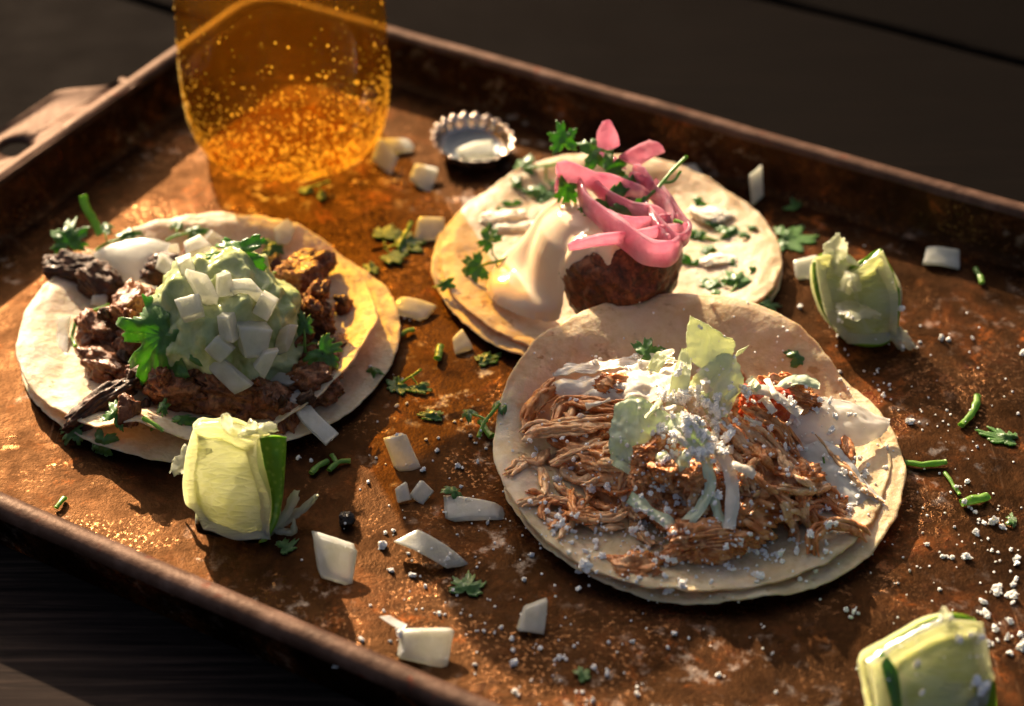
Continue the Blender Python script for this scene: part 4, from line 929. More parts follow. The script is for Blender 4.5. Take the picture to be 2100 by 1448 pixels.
salad([[(1252, 945, 20), (1300, 957, 19), (1352, 950, 20)], [(1250, 885, 27), (1305, 885, 28), (1370, 895, 26)], [(1262, 828, 32), (1312, 815, 34), (1376, 852, 31)]], M_LETT_G, 'greenest lettuce leaf draped over the left front of the heap', 0.7, 1.2, 8)
salad([[(1362, 870, 31), (1385, 905, 29), (1420, 925, 26)], [(1385, 850, 34), (1415, 880, 32), (1445, 908, 28)], [(1420, 855, 33), (1440, 875, 31), (1455, 890, 29)]], M_LETT_G, 'small ruffled lettuce leaf in the middle of the heap', 0.7, 1.2, 9, 26, 22)
def ribbon(pts, w, mat, label, seed):
    c = crom(np.array(pts, float), 9); c[:, 2] += 5.0
    d = unit(np.gradient(c[:, :2], axis=0)); nx = np.stack([-d[:, 1], d[:, 0]], 1)*w
    return salad([[(a[0]-b[0], a[1]-b[1], a[2]), (a[0], a[1], a[2]+0.6), (a[0]+b[0], a[1]+b[1], a[2])] for a, b in zip(c, nx)], mat, label, 0.5, 0.7, seed, 44, 8, 'lettuce_strip', 'lettuce', 0.03)
ribbon([(1405, 895, 25), (1448, 945, 20), (1455, 1000, 16), (1432, 1045, 12), (1392, 1092, 8)], 12, M_LETT_G, 'long lettuce strip hanging down the front of the heap', 11)
ribbon([(1448, 895, 24), (1488, 945, 20), (1502, 1010, 15), (1496, 1085, 9)], 13, M_CABB, 'white cabbage strip hanging right of the long lettuce strip', 12)
ribbon([(1258, 945, 17), (1318, 972, 14), (1385, 962, 18), (1415, 925, 22)], 11, M_LETT_G, 'lettuce strip curving under the greenest leaf', 13)
ribbon([(1290, 1020, 12), (1345, 1055, 10), (1385, 1090, 7)], 11, M_LETT_G, 'lettuce strip at the front left of the heap', 14)
ribbon([(1460, 1010, 14), (1475, 1060, 10), (1500, 1095, 7)], 9, M_LETT_G, 'short lettuce strip above the front chicken lump', 15)
ribbon([(1590, 800, 21), (1630, 780, 19), (1680, 790, 16)], 10, M_LETT_G, 'lettuce strip behind the tomato piece', 16)
ribbon([(1520, 800, 27), (1580, 805, 25), (1640, 850, 19)], 9, M_CABB, 'white cabbage strip crossing the tomato piece', 17)
salad([[(1395, 1040, 11), (1400, 1000, 15)], [(1440, 1030, 12), (1450, 995, 16)], [(1480, 1020, 12), (1490, 990, 15)]], M_CABB, 'white cabbage bit on the front slope', 0.6, 0.6, 18, 16, 12, 'cabbage_leaf', 'cabbage')
def osheet(ctrl, label, seed): return leafsheet(ctrl, M_ONION_T, 'onion_slice', label, 'onion', 'onion sheets of the front taco', 1.1, 0.8, seed, 36, 30, False, 0.05)
osheet([[(1600, 840, 19), (1680, 815, 17), (1760, 832, 14), (1822, 862, 10)], [(1620, 880, 15), (1690, 868, 14), (1765, 875, 12), (1820, 880, 9)], [(1650, 915, 11), (1700, 912, 11), (1760, 915, 9), (1800, 900, 8)]], 'upper translucent onion sheet at the right of the front taco', 20)
osheet([[(1640, 915, 13), (1690, 905, 13), (1730, 925, 11)], [(1638, 960, 10), (1705, 960, 10), (1775, 985, 8)], [(1690, 1030, 6.5), (1750, 1037, 6), (1815, 1030, 6)]], 'lower translucent onion sheet dusted with cheese at the right', 21)
shred([(1672, 890, 15), (1720, 945, 11), (1770, 1000, 8), (1812, 1030, 6.5)], 0.7, 0.5, 'thin whitish fibre lying over the lower onion sheet', True, ends=0.5)
chunk('chicken_lump', at(1738, 925, 10), (2.2, 5, 2), (0.2, 0.2, 0.3), 57, M_CHICK, 'small red brown chicken bit on the onion sheets', 'chicken', CG, 3, 0.35, 0.85, 0.1)
stalk([(1688, 935, 12), (1700, 990, 8), (1745, 1010, 7)], 0.4, 'hair thin green thread on the lower onion sheet', 'herb stems')
cilantro(1625, 740, 8, 20, (0, -0.5, 0.8), None, 0.3, 22.0, 'cilantro bit peeping out behind the chicken heap on the right', 'cilantro on the front taco')
cilantro(1318, 735, 8, 20, (0, -0.5, 0.8), None, 0.3, 22.5, 'dark cilantro tip behind the white cabbage strip', 'cilantro on the front taco')

for k in range(16):                          # fine cabbage shreds lying over the heap
    px, py = g8.normal(1420, 110), g8.normal(880, 75)
    a = g8.uniform(0, math.pi); L = g8.uniform(30, 70); pts = []
    for q in (-0.5, 0, 0.5):
        X, Y = px+L*q*math.cos(a), py+L*q*0.7*math.sin(a)+8*math.sin(6*q); h, nn = hit(X, Y); pts.append((X, Y, h[2]-5.0+g8.uniform(0.6, 2.0)))
    ribbon(pts, g8.uniform(4, 9), M_CABB if k % 3 else M_LETT, 'fine cabbage shred lying loose on the chicken heap', 30+k)
for k in range(10):                          # moist clumps between the strands
    px, py = g8.normal(1400, 130), g8.normal(990, 60); p, n = hit(px, py)
    chunk('chicken_lump', p-np.array([0, 0, 1.0]), g8.uniform(0.8, 1.3)*np.array([6.5, 4.2, 3.4]), (g8.uniform(-.4, .4), g8.uniform(-.4, .4), g8.uniform(0, 3)), 60+k*2.1, M_CHICK, 'moist sauced clump between the chicken strands', 'chicken', CG, 4, 0.42, 0.85, 0.16)

# ------------------------------------------------------------------ limes
def lime_materials():
    m = Mat('lime_pulp', rough=0.10)
    n = m.noise(130, 4, 0.55, 0.6, (0.5, 1, 1)); rim_ = m.attr('pith')
    c = m.ramp(n, (0.34, (0.56, 0.54, 0.17)), (0.50, (0.67, 0.67, 0.36)), (0.66, (0.78, 0.79, 0.60)))
    ves = m.voro(620, 'DISTANCE_TO_EDGE', (0.22, 0.9, 0.9)); c = m.mix(m.ramp(ves, (0.0, 0.45), (0.10, 0.0)), c, (0.86, 0.86, 0.74))
    c = m.mix(m.ramp(rim_, (0.35, 0.0), (0.75, 1.0)), c, (0.74, 0.72, 0.55)); m.set('Base Color', c)
    m.set('Subsurface Weight', 0.6); m.set('Subsurface Radius', (1, 0.95, 0.45)); m.set('Subsurface Scale', 0.004)
    m.set('Transmission Weight', 0.6); m.set('IOR', 1.35)
    m.bump(m.ramp(ves, (0.0, 0.0), (0.25, 1.0)), 0.00022, 0.6); m.set('Coat Weight', 0.6); m.set('Coat Roughness', 0.05); m.bump(m.noise(900, 3), 0.00012, 0.6); m.translucent((0.88, 0.89, 0.52), 0.34)
    r = Mat('lime_rind', rough=0.3); n2 = r.voro(420)
    r.set('Base Color', r.mix(r.ramp(n2, (0.15, 0.7), (0.40, 0.0)), r.ramp(r.noise(60, 3), (0.3, (0.10, 0.24, 0.008)), (0.7, (0.20, 0.38, 0.02))), (0.42, 0.55, 0.07)))
    r.bump(n2, 0.0003, 0.5); r.sss(0.25, (0.5, 1, 0.1), 0.0015); r.translucent((0.35, 0.60, 0.02), 0.15)
    return m.m, r.m
M_PULP, M_RIND = lime_materials()
M_WISP = wet_material('torn_lime_membrane', (0.68, 0.70, 0.48), (0.80, 0.80, 0.64), 200, 0.15, 0.5, (1, 0.95, 0.6), 0.003, 0.0006, 0.75, 0.35, (0.92, 0.92, 0.74))
def pulp_part(t, ctrl, thick, seed, rims, m=110, n=80, amp=1.0, lines=()):
    G = patch(ctrl, m, n); N = gnormals(G); u = np.linspace(0, 1, m)[:, None]+0*np.zeros((1, n)); v = np.linspace(0, 1, n)[None]+0*u
    if (N[m//2, n//2] @ (CAM-G[m//2, n//2])) < 0: N = -N
    ridg = 1-np.abs(pn(v3(u*13+1.5*v, v*2.2, 0*u+seed)))*2
    ed = np.minimum(np.minimum(u, 1-u), np.minimum(v, 1-v)); soft = sstep(0.02, 0.08, ed+0.02*pn(v3(u*5, v*5, 0*u)))
    ves = 1-2*np.abs(pn(v3(u*24+4*v+1.2*pn(v3(u*4, v*4, 0*u+seed)), v*4.5+0.8*u, 0*u+seed)))
    d = amp*(0.03*ves*soft+0.9*fbm(v3(u*2.0, v*2.0, 0*u+seed), 2)*soft-1.4*soft)
    G = G+N*d[..., None]
    cu = G.mean((0, 1)); G = G+(G-cu)*(0.015*(1-soft)*pn(G*0.2+seed))[..., None]
    V, F = sheet(G, thick*sstep(-0.9, 0.25, ed))
    V[:, 2] = np.maximum(V[:, 2], 0.3)
    pith = np.zeros((m, n))
    for side in rims: pith = np.maximum(pith, sstep(0.085, 0.03, {'t': u, 'b': 1-u, 'l': v, 'r': 1-v}[side]+0.03*pn(v3(u*6, v*6, 0*u))))
    for q in lines: pith = np.maximum(pith, 0.8*sstep(0.045, 0.015, np.abs(v-q[0]-q[1]*u+0.02*pn(v3(u*5, 0*v, 0*u+seed)))))
    o = add('pulp', V, F, M_PULP, t); setattrib(o, 'pith', np.concatenate([pith.reshape(-1)]*2)); return G
def rind_part(t, ctrl, thick=1.2, m=40, n=14):
    G = patch(ctrl, m, n); V, F = sheet(G, thick); V[:, 2] = np.maximum(V[:, 2], 0.2); return add('rind', V, F, M_RIND, t)
def shell_part(t, G, back, out=1.04, bulge=1.0):
    """the rind behind the cut face"""
    m, n, _ = G.shape; c = G.mean((0, 1)); u = np.linspace(0, 1, m)[:, None]; v = np.linspace(0, 1, n)[None]
    w = (np.sin(math.pi*u)*np.sin(math.pi*v))**0.6
    B = c+(G-c)*out+np.asarray(back)*(0.25+bulge*w)[..., None]
    V, F = sheet(B, 1.4); V[:, 2] = np.maximum(V[:, 2], 0.2); return add('rind', V, F, M_RIND, t)
def wisp(t, pts, w, seed):
    """torn flap of membrane: a thin ragged sheet along the points"""
    c = crom(np.array(pts, float), 6); d = unit(np.gradient(c[:, :2], axis=0)); nx = np.stack([-d[:, 1], d[:, 0]], 1)
    e = np.array([0.8, 1.0, 1.05, 0.95, 0.75, 0.4])*w*5.2
    ctrl = [[(a[0]-b[0]*q, a[1]-b[1]*q, a[2]+0.5*math.sin(seed+i)), (a[0], a[1], a[2]+1.0), (a[0]+b[0]*q, a[1]+b[1]*q, a[2]-0.4*math.cos(seed*2+i))] for i, (a, b, q) in enumerate(zip(c, nx, e))]
    G = patch(ctrl, 26, 14); N = gnormals(G); cu = G.mean((0, 1))
    u = np.linspace(0, 1, 26)[:, None]; v = np.linspace(0, 1, 14)[None]; edge = np.maximum(np.abs(2*u-1), np.abs(2*v-1))**4
    G = G+(G-cu)*(0.35*edge*(pn(G*0.35+seed)+0.7*pn(G*0.9+seed)))[..., None]+N*(0.9*fbm(G*0.22+seed, 3))[..., None]
    V, F = sheet(G, 0.55*(1-0.5*edge)); k = len(V)//2
    V[:, 2] = np.maximum(V[:, 2], 0.25); return add('pulp_shred', V, F, M_WISP, t)
t = thing('lime_wedge', at(480, 1090, 0), 'squeezed lime wedge standing in front of the steak taco, green rind to the right', 'lime')
pulp_part(t, [[(405, 870, 31), (450, 868, 32), (495, 885, 31), (532, 895, 30)], [(392, 930, 22), (450, 935, 23), (500, 940, 22), (541, 950, 22)], [(388, 990, 13), (445, 1000, 14), (505, 1010, 13), (555, 1010, 13)], [(402, 1035, 6), (450, 1060, 5), (510, 1075, 4), (556, 1060, 6)], [(422, 1092, 1), (465, 1096, 0.8), (520, 1110, 0.6), (545, 1098, 1)]], 9, 1.0, 'lbr')
rind_part(t, [[(533, 897, 30), (562, 893, 31), (584, 897, 28), (570, 905, 16)], [(545, 960, 20), (566, 960, 21), (581, 960, 19), (570, 965, 8)], [(557, 1020, 11), (568, 1020, 11.5), (576, 1020, 10), (570, 1022, 3)], [(556, 1070, 5), (562, 1070, 5), (566, 1068, 4), (562, 1066, 1)], [(530, 1114, 0.6), (540, 1110, 0.7), (546, 1104, 0.7), (545, 1100, 0.4)]])
wisp(t, [(425, 915, 26), (395, 930, 20), (368, 955, 13), (352, 970, 9)], 3.6, 1)
wisp(t, [(470, 880, 32), (462, 860, 35), (458, 846, 37)], 2.2, 3)
wisp(t, [(500, 885, 31), (535, 880, 31), (575, 878, 30)], 2.0, 4)
wisp(t, [(520, 890, 30), (518, 870, 33), (520, 862, 35)], 2.0, 5)
wisp(t, [(560, 1085, 1.5), (585, 1055, 4), (600, 1025, 7), (606, 1010, 9)], 2.0, 6)
wisp(t, [(556, 1090, 1), (600, 1060, 3), (635, 1030, 6), (648, 1018, 8)], 1.6, 7)
wisp(t, [(565, 1088, 1), (600, 1090, 1.5), (602, 1060, 4)], 1.4, 8)
t = thing('lime_wedge', at(1765, 690, 0), 'squeezed lime wedge casting a long shadow at the right back of the tray', 'lime')
Gl = pulp_part(t, [[(1674, 532, 21), (1712, 525, 23), (1742, 556, 21), (1808, 514, 27)], [(1676, 585, 15), (1730, 595, 14), (1775, 590, 16), (1838, 590, 17)], [(1698, 642, 8), (1740, 652, 8), (1790, 650, 9), (1838, 645, 10)], [(1742, 694, 1.5), (1765, 703, 1.2), (1800, 702, 1.2), (1828, 684, 3.5)]], 8, 2.0, 'lbr', amp=1.1, lines=((0.52, 0.0),))
shell_part(t, Gl, (1, 9, -1.5), 0.985)
P_ = crom(np.array([at(*p) for p in [(1671, 538, 21), (1675, 588, 14.5), (1697, 646, 7), (1743, 698, 1.3), (1800, 705, 1.2), (1830, 686, 3.2), (1840, 640, 10), (1839, 590, 17)]]), 60); V, F = tube(P_, 1.0, 1.5, 10, 0.1); V[:, 2] = np.maximum(V[:, 2], 0.2); add('rind', V, F, M_RIND, t)
wisp(t, [(1700, 540, 21), (1712, 510, 25), (1722, 478, 30)], 4.2, 11)
wisp(t, [(1815, 660, 7), (1835, 685, 4), (1850, 715, 1.2)], 3.0, 13)
wisp(t, [(1820, 665, 6), (1850, 695, 3), (1876, 716, 1)], 2.4, 14)
wisp(t, [(1730, 600, 17), (1745, 570, 22), (1760, 600, 19)], 3.0, 15)
wisp(t, [(1715, 625, 12), (1760, 640, 14), (1800, 645, 13)], 3.2, 16)
t = thing('lime_wedge', at(1920, 1430, 0), 'lime wedge cut by the bottom right corner of the photo', 'lime')
Gl = pulp_part(t, [[(1778, 1358, 20), (1850, 1312, 24), (1935, 1272, 27), (2002, 1276, 25)], [(1787, 1420, 13), (1860, 1395, 15), (1945, 1355, 18), (2020, 1348, 18)], [(1798, 1480, 6), (1870, 1470, 7), (1955, 1430, 9), (2024, 1385, 13)], [(1812, 1550, 1), (1880, 1550, 0.8), (1960, 1500, 2), (1990, 1440, 7)]], 9, 3.0, 'tlr', amp=1.0, lines=((0.22, 0.15),))
shell_part(t, Gl, (3, 11, -3), 0.96)
rind_part(t, [[(1950, 1462, 7), (1985, 1420, 11), (2024, 1380, 15)], [(1975, 1480, 3), (2015, 1440, 7), (2038, 1400, 11)], [(1985, 1500, 0.6), (2020, 1480, 0.6), (2040, 1450, 1)]])
wisp(t, [(1945, 1285, 26), (1940, 1262, 29), (1936, 1246, 31)], 1.6, 21)
leafsheet([[(1802, 1340, 23.5), (1812, 1338, 24), (1820, 1346, 24)], [(1812, 1385, 20), (1830, 1372, 21.5), (1842, 1382, 21)], [(1832, 1455, 12), (1842, 1455, 12.5), (1850, 1455, 13)]], M_LEAF, 'cilantro_leaf', 'dark green cilantro strip lying on the bottom right lime', 'cilantro', 'cilantro scattered on the tray', 0.5, 0.2, 3, 24, 10)

# ------------------------------------------------------------------ bottle cap
cp = at(968, 302, 3.0)
cap = thing('bottle_cap', at(968, 315, 0.4), 'upturned crimped bottle cap lying near the back of the tray', 'bottle cap')
mc = Mat('bronze_cap_skirt', (0.58, 0.44, 0.34), 0.24, Metallic=0.95); mc.bump(mc.noise(500, 3), 0.0001, 0.5)
mi = Mat('grey_cap_liner', (0.16, 0.17, 0.17), 0.4, Metallic=0.3)
na = 168; th = np.linspace(0, 2*math.pi, na, endpoint=False); rows = []
for k, (rr, zz, cr) in enumerate([(0.01, 0.0, 0), (9, 0.0, 0), (12.3, 0.2, 0), (13.3, 1.0, 0.05), (13.9, 2.6, 0.4), (14.7, 4.6, 0.8), (15.5, 6.0, 1.0), (15.9, 6.2, 1.0), (15.4, 6.1, 1.0), (14.5, 4.7, 0.8), (13.6, 2.8, 0.4), (12.9, 1.3, 0.05), (12.0, 0.7, 0), (0.01, 0.7, 0)]):
    r_ = rr+0.75*cr*np.cos(21*th); rows.append(v3(r_*np.cos(th), r_*np.sin(th), zz+0.35*cr*np.cos(21*th)))
Gc = np.stack(rows); Rc = rotm(0.10, 0.04, 0.3); co = at(968, 308, 0.9)
tr = lambda A: A.reshape(-1, 3)@Rc.T+co
add('skirt', tr(Gc), gridF(len(rows), na, cv=True), mc.m, cap)
vl, fl = lathe([(0.01, 1.0), (9.5, 1.0), (10.2, 1.4), (11.2, 1.5), (11.8, 1.1), (12.0, 0.8)], 96); add('liner', tr(vl), fl, mi.m, cap)
onion(985, 318, (6.0, 4.0, 1.6), 15, (0.1, -0.4, 0.9), None, 0.15, 'white onion bit lying inside the bottle cap', 'onion scattered on the tray', lift=0.5)

# ------------------------------------------------------------------ bits scattered on the tray
OG = 'onion scattered on the tray'
for px, py, d, a, n, z, b, lb in [
 (685, 1147, (5.9, 6.6, 1.5), -5, (0.05, -0.62, 0.78), 4.6, 0.05, 'square onion slab propped up on the tray right of the standing lime'),
 (887, 1134, (8.8, 3.6, 1.9), -33, (0.1, -0.45, 0.9), 2.6, 0.12, 'oblong onion piece pointing down right beside the scratched tray patch'),
 (870, 1318, (6.4, 5.4, 1.5), -6, (0.0, -0.6, 0.8), 4.0, 0.05, 'onion piece with a torn tail nearest the front rim'),
 (962, 1043, (8.6, 4.8, 1.1), -6, (0.0, -0.15, 1), 1.5, 0.0, 'flat onion parallelogram left of the front tortilla'),
 (820, 925, (4.6, 6.0, 1.3), 8, (0.05, -0.7, 0.7), 4.2, 0.05, 'pointed onion chip standing in the amber light'),
 (1097, 1262, (3.9, 4.2, 2.0), -8, (0.1, -0.5, 0.85), 3.0, 0.05, 'small onion cube in front of the front tortilla'),
 (823, 1016, (2.4, 2.8, 0.8), 20, (0.1, -0.6, 0.8), 1.9, 0.1, 'tiny onion chip left of another flake'),
 (866, 1010, (3.2, 2.6, 0.6), 40, (0.1, -0.5, 0.8), 1.9, 0.1, 'tiny ragged onion flake left of the flat parallelogram'),
 (843, 634, (6.6, 4.0, 1.2), -15, (0.0, -0.2, 1), 1.6, 0.1, 'amber lit onion slice between the left and back tacos'),
 (877, 468, (4.9, 4.4, 1.7), 0, (0.0, -0.55, 0.85), 3.2, 0.0, 'onion square left of the back taco in the amber light'),
 (944, 706, (3.0, 3.6, 1.3), 30, (0.1, -0.3, 1), 1.6, 0.05, 'small amber onion bit at the front edge of the back taco'),
 (790, 322, (3.6, 6.2, 1.3), 35, (-0.2, -0.5, 0.85), 3.6, 0.1, 'onion sliver at the right foot of the beer glass'),
 (815, 300, (5.5, 3.4, 1.2), 15, (0.0, -0.3, 1), 1.6, 0.1, 'onion chip behind the sliver at the beer glass'),
 (866, 366, (4.6, 4.6, 1.4), -20, (0.1, -0.35, 0.9), 2.0, 0.05, 'onion piece in the shade left of the bottle cap'),
 (1412, 362, (6.0, 4.0, 1.1), 10, (0.0, -0.4, 0.9), 2.0, 0.05, 'onion flake in the shade behind the back taco'),
 (1554, 388, (2.4, 6.6, 0.9), 5, (0.0, -0.85, 0.5), 6.0, 0.05, 'slim upright onion sliver below the back rim'),
 (1937, 528, (7.2, 4.4, 1.3), -14, (0.0, -0.45, 0.9), 2.6, 0.1, 'onion piece near the back rim at the right'),
 (1648, 553, (4.2, 3.6, 1.6), 0, (0.0, -0.5, 0.85), 2.6, 0.0, 'onion square touching the left side of the right lime')]:
    onion(px, py, (d[0]*0.92, d[1]*0.92, d[2]*0.7), a, n, z*0.9, b+0.06, lb, OG)
slab([[(778, 1265, 5), (800, 1262, 5.5)], [(800, 1280, 5), (812, 1270, 5)], [(826, 1292, 5), (836, 1282, 5)]], 0.5, 'torn thin onion skin tail of the piece nearest the front rim', M_ONION_T, 16, 8, 31, OG, name='onion_skin')
TG = 'cilantro scattered on the tray'
for px, py, s, a, lv, lb in [
 (822, 505, 11, 20, 3, 'olive cilantro sprig in the amber light beside the onion square'),
 (757, 548, 8, 300, 1, 'dark cilantro leaf at the back right edge of the left taco'),
 (633, 392, 8, 200, 2, 'blurred cilantro sprig at the foot of the beer glass'),
 (900, 858, 8, 170, 1, 'golden cilantro leaf between the three tacos'),
 (985, 745, 8, 30, 1, 'golden cilantro leaf in front of the back taco'),
 (1022, 838, 12, 60, 2, 'golden cilantro sprig at the left edge of the front taco'),
 (822, 792, 8, 220, 2, 'cilantro sprig at the right edge of the left taco'),
 (775, 768, 7, 120, 1, 'small cilantro leaf on the right lower edge of the left taco'),
 (955, 1218, 8.5, 80, 1, 'pale cilantro leaf casting a shadow between the onion pieces'),
 (925, 1018, 6.5, 60, 1, 'bright cilantro leaf beside the flat onion parallelogram'),
 (1188, 1390, 5, 30, 1, 'tiny cilantro leaf near the bottom of the tray'),
 (578, 1130, 6, 30, 1, 'dark cilantro scrap in the lime shadow'),
 (1622, 425, 8, 330, 1, 'dark cilantro leaf in the shade below the back rim'),
 (1600, 492, 14, 355, 1, 'large pale cilantro leaf right of the back taco'),
 (1548, 472, 7, 100, 1, 'cilantro tip at the right back edge of the back tortilla'),
 (2075, 905, 11, 160, 1, 'cilantro leaf at the right edge of the photo'),
 (2075, 1080, 5.5, 60, 1, 'small star shaped cilantro leaf at the right edge of the photo'),
 (1085, 350, 12, 190, 2, 'cilantro sprig behind the back taco near the bottle cap'),
 (1060, 372, 9, 185, 1, 'dark cilantro leaf at the back edge of the back tortilla')]:
    cilantro(px, py, s*0.82, a, (0.3*math.sin(px), -0.35+0.25*math.sin(py), 1), None, 0.55, px*0.013, lb, TG, leaves=lv, lift=1.2)
for pts, r, lb in [
 ([(638, 970, 1.2), (655, 955, 1.4), (672, 945, 1.2)], 1.3, 'short stem left of the stem pair in front of the left taco'),
 ([(675, 965, 1.0), (692, 948, 1.5), (718, 945, 1.1)], 1.2, 'forked stem of the pair in front of the left taco'),
 ([(690, 948, 1.5), (686, 938, 1.7), (682, 932, 1.6)], 1.0, 'stub of the forked stem'),
 ([(985, 865, 1.5), (1008, 895, 1.5)], 1.5, 'golden cut stem at the left of the front taco'),
 ([(905, 708, 1.6), (898, 735, 1.6)], 1.7, 'yellow stem stub in front of the back taco'),
 ([(822, 686, 1.2), (835, 678, 1.5), (850, 676, 1.2)], 1.1, 'yellow stem on the tray right of the left taco'),
 ([(845, 455, 4), (830, 480, 2.5), (818, 508, 1.5)], 1.1, 'olive stem of the amber lit sprig'),
 ([(1622, 665, 2), (1632, 690, 1.8)], 1.6, 'bright stem stub right of the back taco'),
 ([(1640, 700, 1.2), (1642, 722, 1.2)], 1.2, 'second stem stub behind the front taco'),
 ([(1972, 872, 1.2), (1992, 850, 1.5), (2000, 830, 1.8), (2004, 812, 1.6)], 1.5, 'curved bright stem on the right of the tray'),
 ([(1855, 948, 1.4), (1895, 952, 1.4), (1940, 948, 1.4)], 1.3, 'straight bright stem right of the front taco'),
 ([(1938, 968, 1.0), (1952, 990, 1.3), (1968, 1014, 1.0)], 0.8, 'thin stem below the straight bright stem'),
 ([(1972, 1032, 1.6), (2000, 1026, 1.8), (2026, 1018, 1.6)], 1.7, 'thick cut stem at the right of the tray'),
 ([(116, 1042, 1.0), (124, 1030, 1.4), (132, 1021, 1.0)], 1.1, 'dark green stem beside the front left rim'),
 ([(2000, 550, 1.3), (2010, 566, 1.5), (2014, 580, 1.2)], 1.2, 'green stem near the right back onion piece')]:
    stalk(pts, r, lb, 'herb stems')
chunk('peppercorn', at(712, 1066, 2.2), (2.6, 2.3, 2.1), (0, 0, 0.4), 71, M_PEPPER, 'black wrinkled peppercorn on the tray right of the lime', 'peppercorn', None, 4, 0.25, 0.95, 0.05)

# ------------------------------------------------------------------ crumbled cheese
g7 = np.random.default_rng(77); crumbs = []
for k in range(10):
    parts = []
    for q in range(1+k % 4):
        v, f = ico(2); c = g7.normal(0, 0.55, 3)*(q > 0)*np.array([1, 1, 0.5])
        parts.append((v*(1+0.8*fbm(v*1.9+k*5+q, 3))[:, None]*g7.uniform(0.55, 1.0)*(0.75 if q else 1)*np.array([1, 0.9, 0.8])+c, f))
    V, F = join(parts); crumbs.append((V/np.abs(V).max(), F))
meshes = []
for V, F in crumbs:
    me = bpy.data.meshes.new('cheese_crumb'); me.from_pydata((V*S).tolist(), [], F); me.materials.append(M_CHEESE); meshes.append(me)
spots = []                                   # px, py, radius mm, group
def rnd_size(a=0.45, b=2.0): return a+(b-a)*g7.random()**2.6
for px, py, r in [(785, 1122, 2.0), (803, 1172, 1.5), (848, 1182, 1.5), (790, 1093, 1.0), (812, 836, 1.6), (1055, 1362, 1.7), (1052, 1335, 0.9), (1028, 1288, 1.2), (1050, 1312, 1.0), (1640, 632, 2.0), (1845, 632, 1.7), (1718, 690, 1.2), (1866, 868, 1.7), (1980, 1145, 2.2), (2095, 1330, 2.3), (1305, 1425, 2.4), (1245, 1385, 1.3), (1185, 1210, 1.3), (1370, 1330, 1.2), (1218, 1370, 1.2), (945, 1000, 1.2), (980, 950, 1.2), (868, 965, 1.2), (755, 990, 1.2), (1000, 1075, 1.4), (740, 1312, 1.2), (975, 1365, 1.0), (1090, 1140, 1.2), (1075, 1190, 1.0)]: spots.append((px, py, r, 0))
def cloud(n, cx, cy, sx, sy, grp, a=0.4, b=1.7, ok=None):
    k = 0
    while k < n:
        px, py = g7.normal(cx, sx), g7.normal(cy, sy)
        if not (2 < px < 2098 and 2 < py < 1446) or (ok and not ok(px, py)): continue
        spots.append((px, py, rnd_size(a, b)*1.15, grp)); k += 1
        while g7.random() < 0.45 and k < n:
            spots.append((px+g7.normal(0, 9), py+g7.normal(0, 7), rnd_size(a, b), grp)); k += 1
tacoF = lambda px, py: ((px-1432)/415)**2+((py-945)/305)**2
offF = lambda px, py: tacoF(px, py) > 1.0
onF = lambda px, py: tacoF(px, py) < 0.90
cloud(60, 1960, 1000, 110, 190, 1, 0.4, 1.6, offF)
cloud(75, 2060, 1230, 60, 90, 1, 0.5, 2.0, offF)
cloud(30, 1800, 780, 110, 90, 1, 0.4, 1.3, offF)
cloud(55, 930, 1080, 90, 150, 2, 0.35, 1.2, offF)
cloud(30, 1180, 1380, 150, 45, 2, 0.35, 1.2, offF)
cloud(25, 1330, 1330, 200, 50, 2, 0.35, 1.1, offF)
cloud(14, 820, 880, 120, 80, 2, 0.4, 1.0, offF)
cloud(70, 1280, 1040, 110, 70, 3, 0.5, 1.8, onF)
cloud(190, 1440, 860, 48, 45, 3, 0.7, 2.5, onF)
cloud(55, 1720, 985, 50, 55, 3, 0.6, 1.9, onF)
cloud(45, 1610, 860, 60, 50, 3, 0.5, 1.9, onF)
cloud(45, 1590, 1120, 70, 40, 3, 0.6, 2.1, onF)
cloud(35, 1160, 960, 60, 90, 3, 0.5, 1.7, onF)
cloud(120, 1420, 960, 200, 130, 3, 0.4, 1.6, onF)
cloud(95, 1400, 1150, 140, 38, 3, 0.4, 1.8, onF)
cloud(80, 1230, 1080, 85, 50, 3, 0.4, 1.5, onF)
cloud(30, 1300, 720, 160, 40, 3, 0.4, 1.2, onF)
for px, py, r, gpx in [(1990, 1300, 1.6, 4), (1880, 1360, 1.3, 4), (1890, 1420, 1.6, 4), (1965, 1310, 1.8, 4)]: spots.append((px, py, r, gpx))
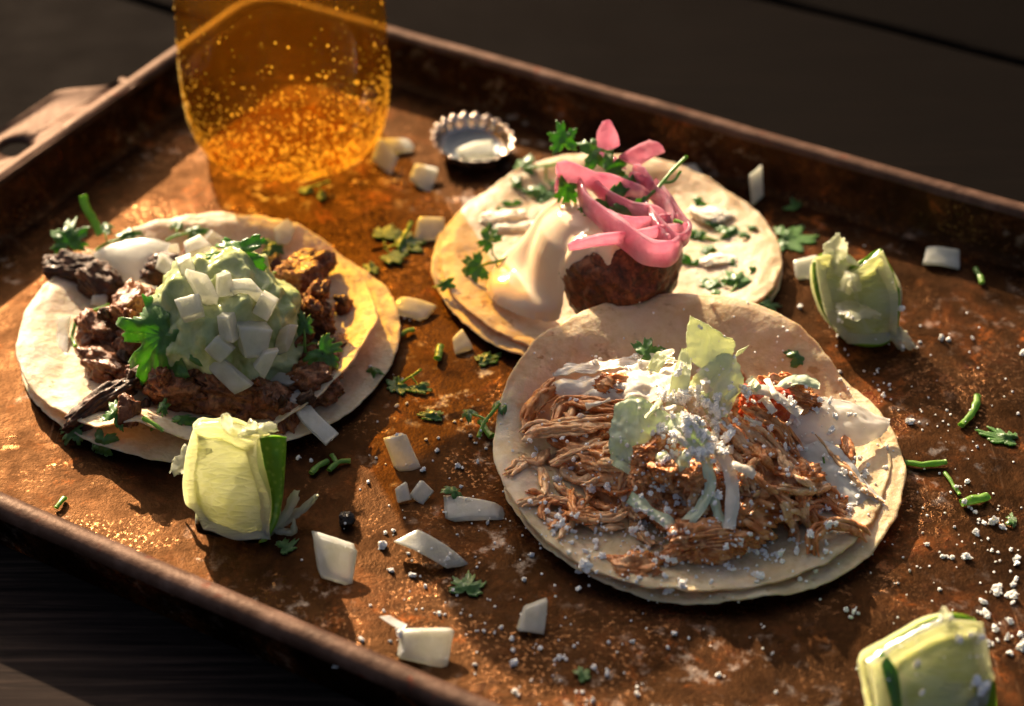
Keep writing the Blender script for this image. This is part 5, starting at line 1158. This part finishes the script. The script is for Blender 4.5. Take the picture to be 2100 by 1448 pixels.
LBL = {0: ('larger white cheese crumb lying apart on the tray', 'single cheese crumbs on the tray'),
       1: ('white cheese crumb on the tray right of the front taco', 'cheese crumbs right of the front taco'),
       2: ('white cheese crumb on the tray left of or before the front taco', 'cheese crumbs left of the front taco'),
       4: ('white cheese crumb stuck to the bottom right lime', 'cheese crumbs on the bottom right lime'),
       3: ('white cheese crumb sprinkled over the chicken taco', 'cheese crumbs on the chicken taco')}
spots.sort(key=lambda s: -s[2]); fine = []; placed = []
for px, py, r, gi in spots:
    p, n = hit(px, py); placed.append((p+n*r*0.35, n, r, gi))
for k, (p, n, r, gi) in enumerate(placed):
    R = rotm(*g7.uniform(0, 6.28, 3)); mi_ = int(g7.integers(0, 10))
    if k < 290:
        o = bpy.data.objects.new('cheese_crumb', meshes[mi_]); C.objects.link(o)
        o.matrix_world = Matrix.Translation(Vector(p*S))@Matrix(R.tolist()).to_4x4()@Matrix.Diagonal((r*g7.uniform(0.65, 1.25), r*g7.uniform(0.65, 1.2), r*g7.uniform(0.55, 1.0), 1))
        tag(o, LBL[gi][0], 'cheese', LBL[gi][1])
    else: fine.append((crumbs[mi_][0]@R.T*r*0.95+p, crumbs[mi_][1]))
# dust-fine crumbs around the larger ones
v1, f1 = ico(1)
for k in range(520):
    px, py = (g7.normal(1430, 200), g7.normal(980, 140)) if k < 330 else (g7.normal(1950, 120), g7.normal(1050, 230)) if k < 440 else (g7.normal(1050, 180), g7.normal(1180, 130))
    if not (2 < px < 2098 and 2 < py < 1446): continue
    p, n = hit(px, py); r = g7.uniform(0.16, 0.42); fine.append((v1*r*(1+0.4*pn(v1*1.5+k))[:, None]+p+n*r*0.3, f1))
V, F = join(fine); add('cheese_dust', V, F, M_CHEESE, label='fine white cheese crumbs strewn over the front taco and the tray around it', cat='cheese', kind='stuff', solid=False, smooth=False)

# sunlight is focused by the beer onto everything around it
bo.cycles.is_caustics_caster = True
sun_d.cycles.is_caustics_light = True
for o in C.objects:
    if '_o' in o: del o['_o']
    if o.type == 'MESH' and o is not bo: o.cycles.is_caustics_receiver = True
